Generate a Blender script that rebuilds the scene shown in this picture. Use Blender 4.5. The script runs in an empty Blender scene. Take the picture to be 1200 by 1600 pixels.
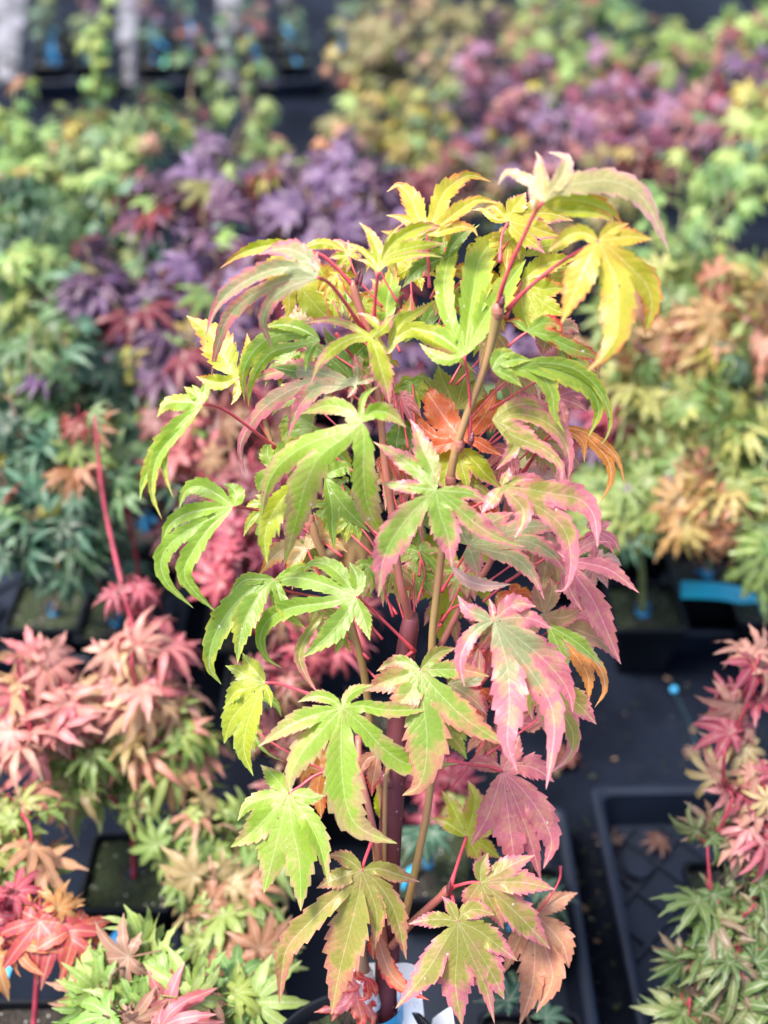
import bpy, bmesh, math, random
from mathutils import Vector, Matrix, noise
R = math.radians
# ---------------------------------------------------------------- camera, light
SC = bpy.context.scene
CAM_H, PITCH, F = 1.25, 37.0, 1863.0           # metres, degrees below the horizontal, focal length in photo pixels (1600 high)
cd = bpy.data.cameras.new('camera'); cam = bpy.data.objects.new('camera', cd)
SC.collection.objects.link(cam); SC.camera = cam
cam.location = (0, 0, CAM_H); cam.rotation_euler = (R(90 - PITCH), 0, 0)
cd.sensor_fit = 'VERTICAL'; cd.sensor_height = 24.0; cd.lens = 24.0 * F / 1600
cd.clip_start = 0.02; cd.clip_end = 500
cd.dof.use_dof = True; cd.dof.focus_distance = 0.94; cd.dof.aperture_fstop = 1.8; cd.dof.aperture_blades = 0
SUN_EL, SUN_AZ = 66, -105                       # azimuth measured from +Y (straight ahead) towards +X
w = bpy.data.worlds.new('World'); SC.world = w; w.use_nodes = True
nt = w.node_tree; sky = nt.nodes.new('ShaderNodeTexSky'); sky.sky_type = 'NISHITA'; sky.sun_disc = False
sky.sun_elevation = R(SUN_EL); sky.sun_rotation = R(SUN_AZ); sky.air_density = 1.0; sky.dust_density = 3.0
nt.links.new(sky.outputs[0], nt.nodes['Background'].inputs[0]); nt.nodes['Background'].inputs[1].default_value = 0.125
sd = bpy.data.lights.new('sun', 'SUN'); sd.energy = 2.6; sd.angle = R(14); sd.color = (1, 0.95, 0.88)
sun = bpy.data.objects.new('sun', sd); SC.collection.objects.link(sun)
az = R(SUN_AZ); el = R(SUN_EL)
sv = Vector((math.sin(az) * math.cos(el), math.cos(az) * math.cos(el), math.sin(el)))
sun.rotation_euler = sv.to_track_quat('Z', 'Y').to_euler()
SC.view_settings.view_transform = 'Standard'; SC.view_settings.look = 'None'
SC.view_settings.exposure = 1.72; SC.view_settings.gamma = 1; SC.view_settings.use_curve_mapping = False
SC.render.engine = 'CYCLES'
# ---------------------------------------------------------------- helpers
COL = SC.collection
p_ = R(PITCH)
FW = Vector((0, math.cos(p_), -math.sin(p_))); UP = Vector((0, math.sin(p_), math.cos(p_))); RT = Vector((1, 0, 0))
C0 = Vector((0, 0, CAM_H))
def at(px, py, d): return C0 + (FW + RT * ((px - 600) / F) + UP * ((800 - py) / F)) * d
def gnd(px, py, z=0.0):
    v = FW + RT * ((px - 600) / F) + UP * ((800 - py) / F)
    return C0 + v * ((z - CAM_H) / v.z)
def s2l(c): return tuple(((x / 255 / 12.92) if x / 255 <= 0.04045 else ((x / 255 + 0.055) / 1.055) ** 2.4) for x in c)
def link(o, parent=None):
    COL.objects.link(o)
    if parent: o.parent = parent
    return o
def tag(o, label=None, cat=None, group=None, kind=None):
    if label: o['label'] = label
    if cat: o['category'] = cat
    if group: o['group'] = group
    if kind: o['kind'] = kind
    return o
def empty(name, loc): 
    o = bpy.data.objects.new(name, None); COL.objects.link(o); o.location = loc; o.empty_display_size = 0.02
    return o
def mesh_obj(name, verts, faces, mat, parent=None, smooth=True, loc=None):
    """verts in world space; parent things are unrotated Empties"""
    off = Vector(loc) if loc is not None else (parent_loc(parent) if parent else Vector((0, 0, 0)))
    me = bpy.data.meshes.new(name)
    me.from_pydata([tuple(Vector(v) - off) for v in verts], [], faces)
    me.materials.append(mat)
    if smooth: me.polygons.foreach_set('use_smooth', [True] * len(me.polygons))
    me.update()
    o = bpy.data.objects.new(name, me)
    link(o, parent)
    if loc is not None:
        o.location = Vector(loc) - (parent_loc(parent) if parent else Vector((0, 0, 0)))
    return o
def parent_loc(o):
    l = Vector((0, 0, 0))
    while o: l += o.location; o = o.parent
    return l
class MB:
    def __init__(s): s.v = []; s.f = []
    def add(s, vs, fs):
        n = len(s.v); s.v += [Vector(v) for v in vs]; s.f += [tuple(i + n for i in f) for f in fs]
    def tube(s, pts, rads, n=8, cap=True):
        pts = [Vector(p) for p in pts]; vs = []; m = len(pts)
        ref = Vector((0.3, 0.9, 0.1))
        for i, p in enumerate(pts):
            t = (pts[min(i + 1, m - 1)] - pts[max(i - 1, 0)]).normalized()
            a = t.cross(ref).normalized(); b = t.cross(a)
            for k in range(n):
                q = 2 * math.pi * k / n
                vs.append(p + (a * math.cos(q) + b * math.sin(q)) * rads[i])
        fs = [(i * n + k, i * n + (k + 1) % n, (i + 1) * n + (k + 1) % n, (i + 1) * n + k) for i in range(m - 1) for k in range(n)]
        if cap: fs += [tuple(range(n))[::-1], tuple((m - 1) * n + k for k in range(n))]
        s.add(vs, fs)
    def ring(s, loops):      # list of equally long closed loops, bridged
        n = len(loops[0]); vs = [v for l in loops for v in l]
        s.add(vs, [(i * n + k, i * n + (k + 1) % n, (i + 1) * n + (k + 1) % n, (i + 1) * n + k) for i in range(len(loops) - 1) for k in range(n)])
    def box(s, c, d, M=None):
        x, y, z = [q / 2 for q in d]; c = Vector(c)
        vs = [Vector((a * x, b * y, e * z)) for e in (-1, 1) for a, b in ((-1, -1), (1, -1), (1, 1), (-1, 1))]
        if M: vs = [M @ v for v in vs]
        s.add([c + v for v in vs], [(3, 2, 1, 0), (4, 5, 6, 7), (0, 1, 5, 4), (1, 2, 6, 5), (2, 3, 7, 6), (3, 0, 4, 7)])
    def obj(s, name, mat, parent=None, smooth=True, loc=None): return mesh_obj(name, s.v, s.f, mat, parent, smooth, loc)
def spline(pts, n):
    """Catmull-Rom through pts, n+1 samples evenly spaced by arc length"""
    P = [Vector(p) for p in pts]
    if len(P) == 2: P = [P[0], P[0].lerp(P[1], .5), P[1]]
    Q = [P[0] * 2 - P[1]] + P + [P[-1] * 2 - P[-2]]
    fine = []
    for i in range(1, len(Q) - 2):
        for k in range(12):
            t = k / 12; a, b, c, d = Q[i - 1:i + 3]
            fine.append(0.5 * ((2 * b) + (c - a) * t + (2 * a - 5 * b + 4 * c - d) * t * t + (3 * b - a - 3 * c + d) * t ** 3))
    fine.append(P[-1])
    L = [0]
    for i in range(1, len(fine)): L.append(L[-1] + (fine[i] - fine[i - 1]).length)
    out = []; j = 0
    for k in range(n + 1):
        s_ = L[-1] * k / n
        while j < len(L) - 2 and L[j + 1] < s_: j += 1
        q = (s_ - L[j]) / max(1e-9, L[j + 1] - L[j]); out.append(fine[j].lerp(fine[j + 1], min(1, q)))
    return out, L[-1]
# ---------------------------------------------------------------- materials
def newmat(name):
    m = bpy.data.materials.new(name); m.use_nodes = True; t = m.node_tree
    return m, t, t.nodes['Principled BSDF'], t.nodes['Material Output']
def nd(t, ty, **kw):
    n = t.nodes.new(ty)
    for k, v in kw.items(): setattr(n, k, v)
    return n
def mth(t, op, a, b=None, c=None):
    n = nd(t, 'ShaderNodeMath', operation=op)
    for i, q in enumerate((a, b, c)):
        if q is None: continue
        if isinstance(q, (int, float)): n.inputs[i].default_value = q
        else: t.links.new(q, n.inputs[i])
    return n.outputs[0]
def mixc(t, f, a, b, mode='MIX'):
    n = nd(t, 'ShaderNodeMix', data_type='RGBA', blend_type=mode)
    for s_, q in ((n.inputs[0], f), (n.inputs[6], a), (n.inputs[7], b)):
        if isinstance(q, (int, float)): s_.default_value = q
        elif isinstance(q, tuple): s_.default_value = (*q, 1) if len(q) == 3 else q
        else: t.links.new(q, s_)
    return n.outputs[2]
def noise_n(t, scale, detail=3, vec=None, rough=.55):
    n = nd(t, 'ShaderNodeTexNoise'); n.inputs['Scale'].default_value = scale; n.inputs['Detail'].default_value = detail
    n.inputs['Roughness'].default_value = rough
    if vec is not None: t.links.new(vec, n.inputs['Vector'])
    return n.outputs[0]
def ramp(t, f, a, b):
    n = nd(t, 'ShaderNodeMapRange', interpolation_type='SMOOTHSTEP')
    t.links.new(f, n.inputs[0]); n.inputs[1].default_value = a; n.inputs[2].default_value = b
    return n.outputs[0]
def plain(name, col, rough=.5, var=.25, scale=30, bump=0.0, spec=.5, coord='Object'):
    m, t, b, o = newmat(name)
    tc = nd(t, 'ShaderNodeTexCoord'); nz = noise_n(t, scale, 5, tc.outputs[coord])
    dark = tuple(c * (1 - var) for c in col); lite = tuple(min(1, c * (1 + var)) for c in col)
    t.links.new(mixc(t, ramp(t, nz, .3, .7), dark, lite), b.inputs['Base Color'])
    b.inputs['Roughness'].default_value = rough; b.inputs['Specular IOR Level'].default_value = spec
    if bump:
        bp = nd(t, 'ShaderNodeBump'); bp.inputs['Strength'].default_value = bump; bp.inputs['Distance'].default_value = .002
        t.links.new(nz, bp.inputs['Height']); t.links.new(bp.outputs[0], b.inputs['Normal'])
    return m
def main_leaf_mat():
    m, t, b, o = newmat('leaf_blade')
    ci = nd(t, 'ShaderNodeAttribute', attribute_name='cin'); co = nd(t, 'ShaderNodeAttribute', attribute_name='cout')
    lv = nd(t, 'ShaderNodeAttribute', attribute_name='lv'); sp = nd(t, 'ShaderNodeSeparateXYZ'); t.links.new(lv.outputs['Vector'], sp.inputs[0])
    pg = nd(t, 'ShaderNodeAttribute', attribute_name='pig')
    geo = nd(t, 'ShaderNodeNewGeometry'); pos = geo.outputs['Position']
    n1 = noise_n(t, 55, 4, pos); n2 = noise_n(t, 420, 3, pos); n3 = noise_n(t, 140, 4, pos)
    lat = mth(t, 'ABSOLUTE', sp.outputs[0])
    # secondary veins: oblique lines leaving the midrib
    q = mth(t, 'DIVIDE', mth(t, 'SUBTRACT', sp.outputs[1], mth(t, 'MULTIPLY', lat, 1.15)), 0.0078)
    q = mth(t, 'ADD', q, mth(t, 'ADD', mth(t, 'MULTIPLY', n3, .9), mth(t, 'MULTIPLY', n1, 1.2)))
    fr = mth(t, 'ABSOLUTE', mth(t, 'SUBTRACT', mth(t, 'FRACT', q), .5))          # 0.5 between veins ... 0 on a vein
    sec = mth(t, 'SUBTRACT', 1, ramp(t, fr, .008, .05))
    mid = mth(t, 'SUBTRACT', 1, ramp(t, lat, .00012, .00055))
    near = mth(t, 'SUBTRACT', 1, ramp(t, lat, .0005, .005))
    # pigment factor: edge and tip turn first, blotchy border
    f = mth(t, 'ADD', pg.outputs['Fac'], mth(t, 'MULTIPLY', mth(t, 'SUBTRACT', n1, .5), 1.9))
    f = mth(t, 'ADD', f, mth(t, 'MULTIPLY', mth(t, 'SUBTRACT', n3, .5), .7))
    f = mth(t, 'SUBTRACT', f, mth(t, 'MULTIPLY', sec, .10))
    f = ramp(t, f, .2, .8)
    c = mixc(t, f, ci.outputs['Color'], co.outputs['Color'])
    rim = mth(t, 'MULTIPLY', mth(t, 'MULTIPLY', f, mth(t, 'SUBTRACT', 1, f)), 1.0)      # buff border between green and pink
    c = mixc(t, rim, c, (.70, .50, .20))
    c = mixc(t, mth(t, 'MULTIPLY', ramp(t, noise_n(t, 38, 5, pos), .45, .7), .30), c, co.outputs['Color'])
    c = mixc(t, mth(t, 'MULTIPLY', ramp(t, n2, .25, .75), .35), c, (.62, .62, .5), 'MULTIPLY')
    hs = nd(t, 'ShaderNodeHueSaturation'); hs.inputs['Saturation'].default_value = .8; hs.inputs['Value'].default_value = 1.35
    t.links.new(c, hs.inputs['Color'])
    c = mixc(t, mth(t, 'MULTIPLY', mid, .6), c, hs.outputs[0])
    c = mixc(t, mth(t, 'MULTIPLY', mid, .14), c, (.85, .8, .6))
    c = mixc(t, mth(t, 'MULTIPLY', sec, .16), c, hs.outputs[0])
    # small brown flecks and pale scars
    vr = nd(t, 'ShaderNodeTexVoronoi'); vr.inputs['Scale'].default_value = 95; t.links.new(pos, vr.inputs['Vector'])
    fk = mth(t, 'MULTIPLY', mth(t, 'LESS_THAN', vr.outputs['Distance'], .09), mth(t, 'GREATER_THAN', n1, .56))
    c = mixc(t, mth(t, 'MULTIPLY', fk, .7), c, (.14, .06, .03))
    v2 = nd(t, 'ShaderNodeTexVoronoi'); v2.inputs['Scale'].default_value = 62; v2.inputs['Randomness'].default_value = 1; t.links.new(pos, v2.inputs['Vector'])
    wk = mth(t, 'MULTIPLY', mth(t, 'LESS_THAN', mth(t, 'ADD', v2.outputs['Distance'], mth(t, 'MULTIPLY', n2, .08)), .115), mth(t, 'GREATER_THAN', n3, .55))
    c = mixc(t, mth(t, 'MULTIPLY', wk, .75), c, (.8, .78, .74))
    t.links.new(c, b.inputs['Base Color'])
    b.inputs['Roughness'].default_value = .42; b.inputs['Specular IOR Level'].default_value = .55
    bp = nd(t, 'ShaderNodeBump'); bp.inputs['Strength'].default_value = .5; bp.inputs['Distance'].default_value = .0005
    h = mth(t, 'ADD', mth(t, 'MULTIPLY', ramp(t, fr, 0, .3), .5), mth(t, 'MULTIPLY', n2, .3))
    h = mth(t, 'ADD', mth(t, 'SUBTRACT', h, mth(t, 'MULTIPLY', near, .6)), mth(t, 'MULTIPLY', n3, .8))
    t.links.new(h, bp.inputs['Height']); t.links.new(bp.outputs[0], b.inputs['Normal'])
    tr = nd(t, 'ShaderNodeBsdfTranslucent'); sat = nd(t, 'ShaderNodeHueSaturation'); sat.inputs['Saturation'].default_value = 1.2; sat.inputs['Value'].default_value = 1.25
    t.links.new(c, sat.inputs['Color']); t.links.new(sat.outputs[0], tr.inputs['Color']); t.links.new(bp.outputs[0], tr.inputs['Normal'])
    mx = nd(t, 'ShaderNodeMixShader'); mx.inputs[0].default_value = .45
    t.links.new(b.outputs[0], mx.inputs[1]); t.links.new(tr.outputs[0], mx.inputs[2]); t.links.new(mx.outputs[0], o.inputs['Surface'])
    return m
def far_leaf_mat():
    m, t, b, o = newmat('leaf_blade_small')
    oi = nd(t, 'ShaderNodeObjectInfo'); lv = nd(t, 'ShaderNodeAttribute', attribute_name='lv')
    sp = nd(t, 'ShaderNodeSeparateXYZ'); t.links.new(lv.outputs['Vector'], sp.inputs[0])
    tc = nd(t, 'ShaderNodeTexCoord'); nz = noise_n(t, 26, 3, tc.outputs['Object'])
    hs = nd(t, 'ShaderNodeHueSaturation'); t.links.new(oi.outputs['Color'], hs.inputs['Color'])
    t.links.new(mth(t, 'ADD', .5, mth(t, 'MULTIPLY', mth(t, 'SUBTRACT', nz, .5), .16)), hs.inputs['Hue']); hs.inputs['Saturation'].default_value = .98
    mid = mth(t, 'SUBTRACT', 1, ramp(t, mth(t, 'ABSOLUTE', sp.outputs[0]), .002, .02))
    c = mixc(t, mth(t, 'MULTIPLY', mid, .3), hs.outputs[0], (.7, .65, .5))
    c = mixc(t, mth(t, 'MULTIPLY', ramp(t, nz, .4, .7), .3), c, (.6, .6, .6), 'MULTIPLY')
    t.links.new(c, b.inputs['Base Color']); b.inputs['Roughness'].default_value = .45; b.inputs['Specular IOR Level'].default_value = .38
    tr = nd(t, 'ShaderNodeBsdfTranslucent'); t.links.new(c, tr.inputs['Color'])
    mx = nd(t, 'ShaderNodeMixShader'); mx.inputs[0].default_value = .35
    t.links.new(b.outputs[0], mx.inputs[1]); t.links.new(tr.outputs[0], mx.inputs[2]); t.links.new(mx.outputs[0], o.inputs['Surface'])
    return m
def ground_mat():
    m, t, b, o = newmat('woven_weed_fabric')
    tc = nd(t, 'ShaderNodeTexCoord'); ob = tc.outputs['Object']
    n1 = noise_n(t, 3.2, 5, ob); n2 = noise_n(t, 40, 4, ob)
    wv = nd(t, 'ShaderNodeTexWave', bands_direction='X'); wv.inputs['Scale'].default_value = 60; t.links.new(ob, wv.inputs[0])
    wv2 = nd(t, 'ShaderNodeTexWave', bands_direction='Y'); wv2.inputs['Scale'].default_value = 60; t.links.new(ob, wv2.inputs[0])
    c = mixc(t, ramp(t, n1, .35, .7), (.002, .003, .007), (.008, .012, .022))
    c = mixc(t, mth(t, 'MULTIPLY', ramp(t, n2, .5, .8), .5), c, (.014, .017, .024))
    t.links.new(c, b.inputs['Base Color']); b.inputs['Roughness'].default_value = .75; b.inputs['Specular IOR Level'].default_value = .06
    bp = nd(t, 'ShaderNodeBump'); bp.inputs['Strength'].default_value = .5; bp.inputs['Distance'].default_value = .004
    t.links.new(mth(t, 'ADD', mth(t, 'MULTIPLY', n1, 4), mth(t, 'MULTIPLY', mth(t, 'ADD', wv.outputs[1], wv2.outputs[1]), .3)), bp.inputs['Height'])
    t.links.new(bp.outputs[0], b.inputs['Normal'])
    return m
def soil_mat():
    m, t, b, o = newmat('potting_soil')
    tc = nd(t, 'ShaderNodeTexCoord'); ob = tc.outputs['Object']
    oi = nd(t, 'ShaderNodeObjectInfo')
    n1 = noise_n(t, 18, 4, ob); n2 = noise_n(t, 220, 4, ob)
    c = mixc(t, ramp(t, n2, .3, .75), (.004, .003, .003), (.035, .025, .018))
    ms = mixc(t, ramp(t, n2, .3, .7), (.004, .010, .002), (.022, .038, .005))
    c = mixc(t, mth(t, 'MULTIPLY', ramp(t, mth(t, 'ADD', n1, mth(t, 'MULTIPLY', oi.outputs['Random'], .2)), .5, .62), .9), c, ms)
    vr = nd(t, 'ShaderNodeTexVoronoi'); vr.inputs['Scale'].default_value = 120; t.links.new(ob, vr.inputs['Vector'])
    c = mixc(t, mth(t, 'MULTIPLY', mth(t, 'LESS_THAN', vr.outputs['Distance'], .16), .7), c, (.45, .43, .38))
    t.links.new(c, b.inputs['Base Color']); b.inputs['Roughness'].default_value = .9
    bp = nd(t, 'ShaderNodeBump'); bp.inputs['Strength'].default_value = 1; bp.inputs['Distance'].default_value = .004
    t.links.new(n2, bp.inputs['Height']); t.links.new(bp.outputs[0], b.inputs['Normal'])
    return m
def bark_mat(name, a, b_, scale=60, dots=.5):
    m, t, b, o = newmat(name)
    tc = nd(t, 'ShaderNodeTexCoord'); ob = tc.outputs['Object']; mp = nd(t, 'ShaderNodeMapping'); mp.inputs['Scale'].default_value = (1, 1, .25)
    t.links.new(ob, mp.inputs[0]); n1 = noise_n(t, scale, 5, mp.outputs[0])
    c = mixc(t, ramp(t, n1, .3, .7), a, b_)
    vr = nd(t, 'ShaderNodeTexVoronoi'); vr.inputs['Scale'].default_value = 110; t.links.new(ob, vr.inputs['Vector'])
    c = mixc(t, mth(t, 'MULTIPLY', mth(t, 'LESS_THAN', vr.outputs['Distance'], .11), dots), c, (.6, .5, .45))
    t.links.new(c, b.inputs['Base Color']); b.inputs['Roughness'].default_value = .4
    bp = nd(t, 'ShaderNodeBump'); bp.inputs['Strength'].default_value = .3; bp.inputs['Distance'].default_value = .001
    t.links.new(n1, bp.inputs['Height']); t.links.new(bp.outputs[0], b.inputs['Normal'])
    return m
M_LEAF = main_leaf_mat(); M_FAR = far_leaf_mat(); M_GROUND = ground_mat(); M_SOIL = soil_mat()
M_PLASTIC = plain('black_plastic', (.004, .005, .008), .45, .3, 12, .1, .2)
M_TRAY = plain('charcoal_tray_plastic', (.006, .010, .021), .5, .3, 8, .1, .3)
M_TRUNK = bark_mat('purple_bark', (.085, .018, .028), (.165, .038, .052))
M_SHOOT = bark_mat('olive_shoot_bark', (.27, .19, .07), (.38, .18, .10), 40, .15)
M_SHOOTR = bark_mat('rosy_shoot_bark', (.32, .14, .09), (.42, .12, .11), 40, .1)
M_PET = plain('red_petiole', (.58, .07, .10), .4, .3, 60)
M_STUB = bark_mat('dead_stub_bark', (.14, .08, .05), (.25, .16, .11), 90, .2)
M_WAX = plain('white_pruning_wax', (.6, .6, .62), .6, .35, 150, .3)
M_BLUE = plain('blue_tag_plastic', (.05, .36, .66), .35, .15, 60)
M_CYAN = plain('cyan_label_plastic', (.01, .36, .50), .3, .1, 40)
M_WHITE = plain('white_tag_plastic', (.8, .82, .85), .45, .05, 40)
M_INK = plain('faded_blue_ink', (.25, .33, .45), .6, .2, 90)
M_RED = plain('red_plastic', (.6, .01, .02), .4, .2, 30)
M_FSTEM = plain('brown_twig_bark', (.16, .10, .06), .6, .35, 50, .2)
M_RSTEM = plain('crimson_twig_bark', (.32, .035, .06), .45, .3, 50, .2)
M_GSTEM = plain('green_twig_bark', (.15, .17, .06), .5, .3, 50, .2)
M_PALE = plain('painted_sunlit_ground', (.12, .12, .135), .85, .95, 9, .8)  # sunlight on the bare ground, put into a paler base colour
M_TEAL = plain('green_plastic_clip', (.0, .35, .18), .4, .2, 40)
# ---------------------------------------------------------------- leaf builder
def prof(t):
    if t < .5: q = t / .5; return .55 + .45 * (q * q * (3 - 2 * q))
    q = (t - .5) / .5
    return max(0.0, (1 - q ** 1.25)) * (.93 + .07 * math.cos(q * 3.14)) if q < 1 else 0.0
def leaf_geo(J, lobes, N, NS=40, NL=4, fold=.25, ruffle=.12, teeth=.2, rnd=random, period=4, twist=.35, mat_pig=.5, web=.70):
    """J junction, lobes [(halfwidth, [points])], N leaf normal -> verts, faces, lv, pig. Lobes share their web up to the sinus."""
    J = Vector(J); L = []
    for hw, pts in lobes:
        s_, ln = spline([J] + [Vector(p) for p in pts], NS)
        L.append([hw, s_, ln])
    # order the lobes round the junction
    a = N.cross(Vector((0.13, 0.2, 0.97))).normalized(); b = N.cross(a)
    def ang(l):
        d = l[1][max(2, NS // 4)] - J
        return math.atan2(d.dot(b), d.dot(a))
    L.sort(key=ang); n = len(L); A = [ang(l) for l in L]
    gaps = [((A[(i + 1) % n] - A[i]) % (2 * math.pi)) if n > 1 else 6.28 for i in range(n)]
    big = max(range(n), key=lambda i: gaps[i])
    # sinus position for each neighbouring pair
    ts = [0.0] * n
    for i in range(n):
        if n < 2 or (i == big and gaps[i] > 1.1): ts[i] = 0; continue
        j = (i + 1) % n
        k = 1
        while k < NS * .62:
            t = k / NS; half = (L[i][1][k] - L[j][1][k]).length / 2
            if half > (L[i][0] * prof(t) + L[j][0] * prof(t)) / 2 * web: break
            k += 1
        ts[i] = max(k, int(NS * .14))
    V = []; FC = []; LV = []; PG = []
    for i in range(n):
        hw, S, ln = L[i]; tw = rnd.uniform(-twist, twist); fo = fold * rnd.uniform(.3, 1.5) * rnd.choice((1, 1, 1, -.6))
        ph = rnd.uniform(0, 6.28); base = len(V); nc = 2 * NL + 1; amp = [rnd.uniform(.5, 1.4) for _ in range(NS)]
        fr = rnd.uniform(2.2, 4)
        for k in range(NS + 1):
            t = k / NS
            T = (S[min(k + 1, NS)] - S[max(k - 1, 0)]).normalized()
            Np = (N - T * N.dot(T))
            if Np.length < .05: Np = UP - T * UP.dot(T)
            Np.normalize(); Sd = T.cross(Np)         # to the side that pairs with ...
            ca, sa = math.cos(tw * t), math.sin(tw * t)
            Sd2 = Sd * ca + Np * sa; Np2 = Np * ca - Sd * sa
            for c in range(-NL, NL + 1):
                u = c / NL; au = abs(u)
                side_pair = i if SIDE * u > 0 else (i - 1) % n        # which gap this side faces
                other = (i + 1) % n if SIDE * u > 0 else (i - 1) % n
                tk = ts[side_pair]
                wv = hw * prof(t)
                if tk == 0:      # open side: rounds down to the junction
                    wv *= min(1, (t / .16)) ** .6
                # teeth
                if au == 1 and k > tk and k < NS:
                    q = (k % period) / (period - 1)
                    tm = teeth * amp[k // period] * (q - .4)
                    wv *= 1 + tm; shift = T * (wv * .35 * max(0, q - .3) * teeth * 3)
                else: shift = Vector((0, 0, 0))
                bul = (fo * au + ruffle * math.sin(ph + t * fr * 6.28 + u) * au * au) * wv
                flat = S[k] + Sd2 * (u * wv) + Np2 * bul + shift
                if tk and k <= tk + 3 and u != 0:
                    mid_ = (S[k] + L[other][1][k]) * .5
                    webp = S[k].lerp(mid_, au)
                    g = 1.0 if k <= tk else 1 - (k - tk) / 4
                    flat = flat.lerp(webp + Np2 * (fo * .3 * au * (1 - au) * wv), g)
                V.append(flat); LV.append((u * max(wv, 1e-5) if tk == 0 or k > tk else (flat - S[k]).length * (1 if u > 0 else -1), t * ln, u))
                tipf = max(0, t - .25) / .75
                inweb = 1.0 if k > tk else .35
                PG.append(mat_pig + .55 * au ** 2 * inweb * (t ** .5) + .35 * tipf ** 1.5 - .45 * (1 - t) ** 2 - .22 + (.3 if au == 1 else 0) * min(1, t * 3))
        for k in range(NS):
            for c in range(nc - 1):
                a0 = base + k * nc + c
                FC.append((a0, a0 + 1, a0 + nc + 1, a0 + nc))
    return V, FC, LV, PG
SIDE = -1
def set_attrs(me, LV, PG=None, ci=None, co=None):
    at_ = me.attributes.new('lv', 'FLOAT_VECTOR', 'POINT'); at_.data.foreach_set('vector', [x for v in LV for x in v])
    if PG:
        a2 = me.attributes.new('pig', 'FLOAT', 'POINT'); a2.data.foreach_set('value', PG)
    if ci:
        for nm, c in (('cin', ci), ('cout', co)):
            a3 = me.attributes.new(nm, 'FLOAT_COLOR', 'POINT'); a3.data.foreach_set('color', list((*c, 1)) * len(me.vertices))
# ================================================================ the setting
g = MB(); gs = 40
xs = [-60, -8, -3, 3, 8, 60]; ys = [-20, -1, 6, 15, 150]
g.add([(x, y, 0) for y in ys for x in xs], [(j * 6 + i, j * 6 + i + 1, (j + 1) * 6 + i + 1, (j + 1) * 6 + i) for j in range(4) for i in range(5)])
tag(g.obj('ground', M_GROUND, None, False), 'black woven weed fabric ground under the plant trays', kind='structure')
def strip(x0, x1, y0, y1, label):  # strip whose pale colour stands in for sun on the ground
    rnd = random.Random(int(x0 * 1000)); nx, ny = 8, 60; m = MB()
    vs = [(x0 + (x1 - x0) * i / nx + rnd.uniform(-.012, .012), y0 + (y1 - y0) * j / ny, .006 + .02 * max(0, math.sin(math.pi * i / nx)) * rnd.uniform(.1, 1)) for j in range(ny + 1) for i in range(nx + 1)]
    m.add(vs, [(j * (nx + 1) + i, j * (nx + 1) + i + 1, (j + 1) * (nx + 1) + i + 1, (j + 1) * (nx + 1) + i) for j in range(ny) for i in range(nx)])
    tag(m.obj('painted_sun_strip', M_PALE, None, True), label, kind='structure')
def tray(x0, y0, x1, y1, label, h=.06, rot=0, z0=.0, ribs=True, group='black nursery trays on the weed fabric', cells=None):
    cx, cy = (x0 + x1) / 2, (y0 + y1) / 2; wx, wy = (x1 - x0) / 2, (y1 - y0) / 2
    T = empty('plant_tray', (cx, cy, z0)); tag(T, label, 'tray', group)
    Rm = Matrix.Rotation(R(rot), 3, 'Z')
    def rect(a, b, z, r=.015, n=4):
        out = []
        for sx, sy, a0 in ((1, 1, 0), (-1, 1, 90), (-1, -1, 180), (1, -1, 270)):
            for k in range(n + 1):
                q = R(a0 + 90 * k / n)
                out.append(Vector((cx, cy, z0)) + Rm @ Vector((sx * (a - r) + r * math.cos(q), sy * (b - r) + r * math.sin(q), z)))
        return out
    m = MB(); m.ring([rect(wx - .012, wy - .012, .004), rect(wx - .002, wy - .002, h - .012), rect(wx - .002, wy - .002, h - .004)])
    m.ring([rect(wx - .016, wy - .016, .006), rect(wx - .008, wy - .008, h - .004)])
    fl = rect(wx - .016, wy - .016, .006); m.add(fl, [tuple(range(len(fl)))])
    m.obj('tray_wall', M_TRAY, T, False)
    m = MB(); m.ring([rect(wx + .004, wy + .004, h - .012), rect(wx + .006, wy + .006, h - .002), rect(wx + .003, wy + .003, h + .001), rect(wx - .004, wy - .004, h + .001), rect(wx - .0085, wy - .0085, h - .004)])
    m.obj('rim', M_TRAY, T, True)
    if ribs:
        m = MB(); n = 7
        for k in range(-n, n + 1):
            for s in (-1, 1):
                # clip the diagonal to the floor
                pts = []
                c0 = k * .075
                for q in [i / 40 for i in range(-40, 41)]:
                    x = q * (wx + wy); y = s * x * 1.1 + c0
                    if abs(x) < wx - .018 and abs(y) < wy - .018: pts.append((x, y))
                if len(pts) > 1:
                    a, b = pts[0], pts[-1]; L = math.hypot(b[0] - a[0], b[1] - a[1])
                    if L > .03:
                        m.box(Vector((cx, cy, z0 + .008 + (.0006 if s > 0 else 0))) + Rm @ Vector(((a[0] + b[0]) / 2, (a[1] + b[1]) / 2, 0)), (L, .005, .006), (Rm @ Matrix.Rotation(math.atan2(b[1] - a[1], b[0] - a[0]), 3, 'Z')).to_4x4())
        m.obj('floor_ribs', M_TRAY, T, False)
    return T
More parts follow.
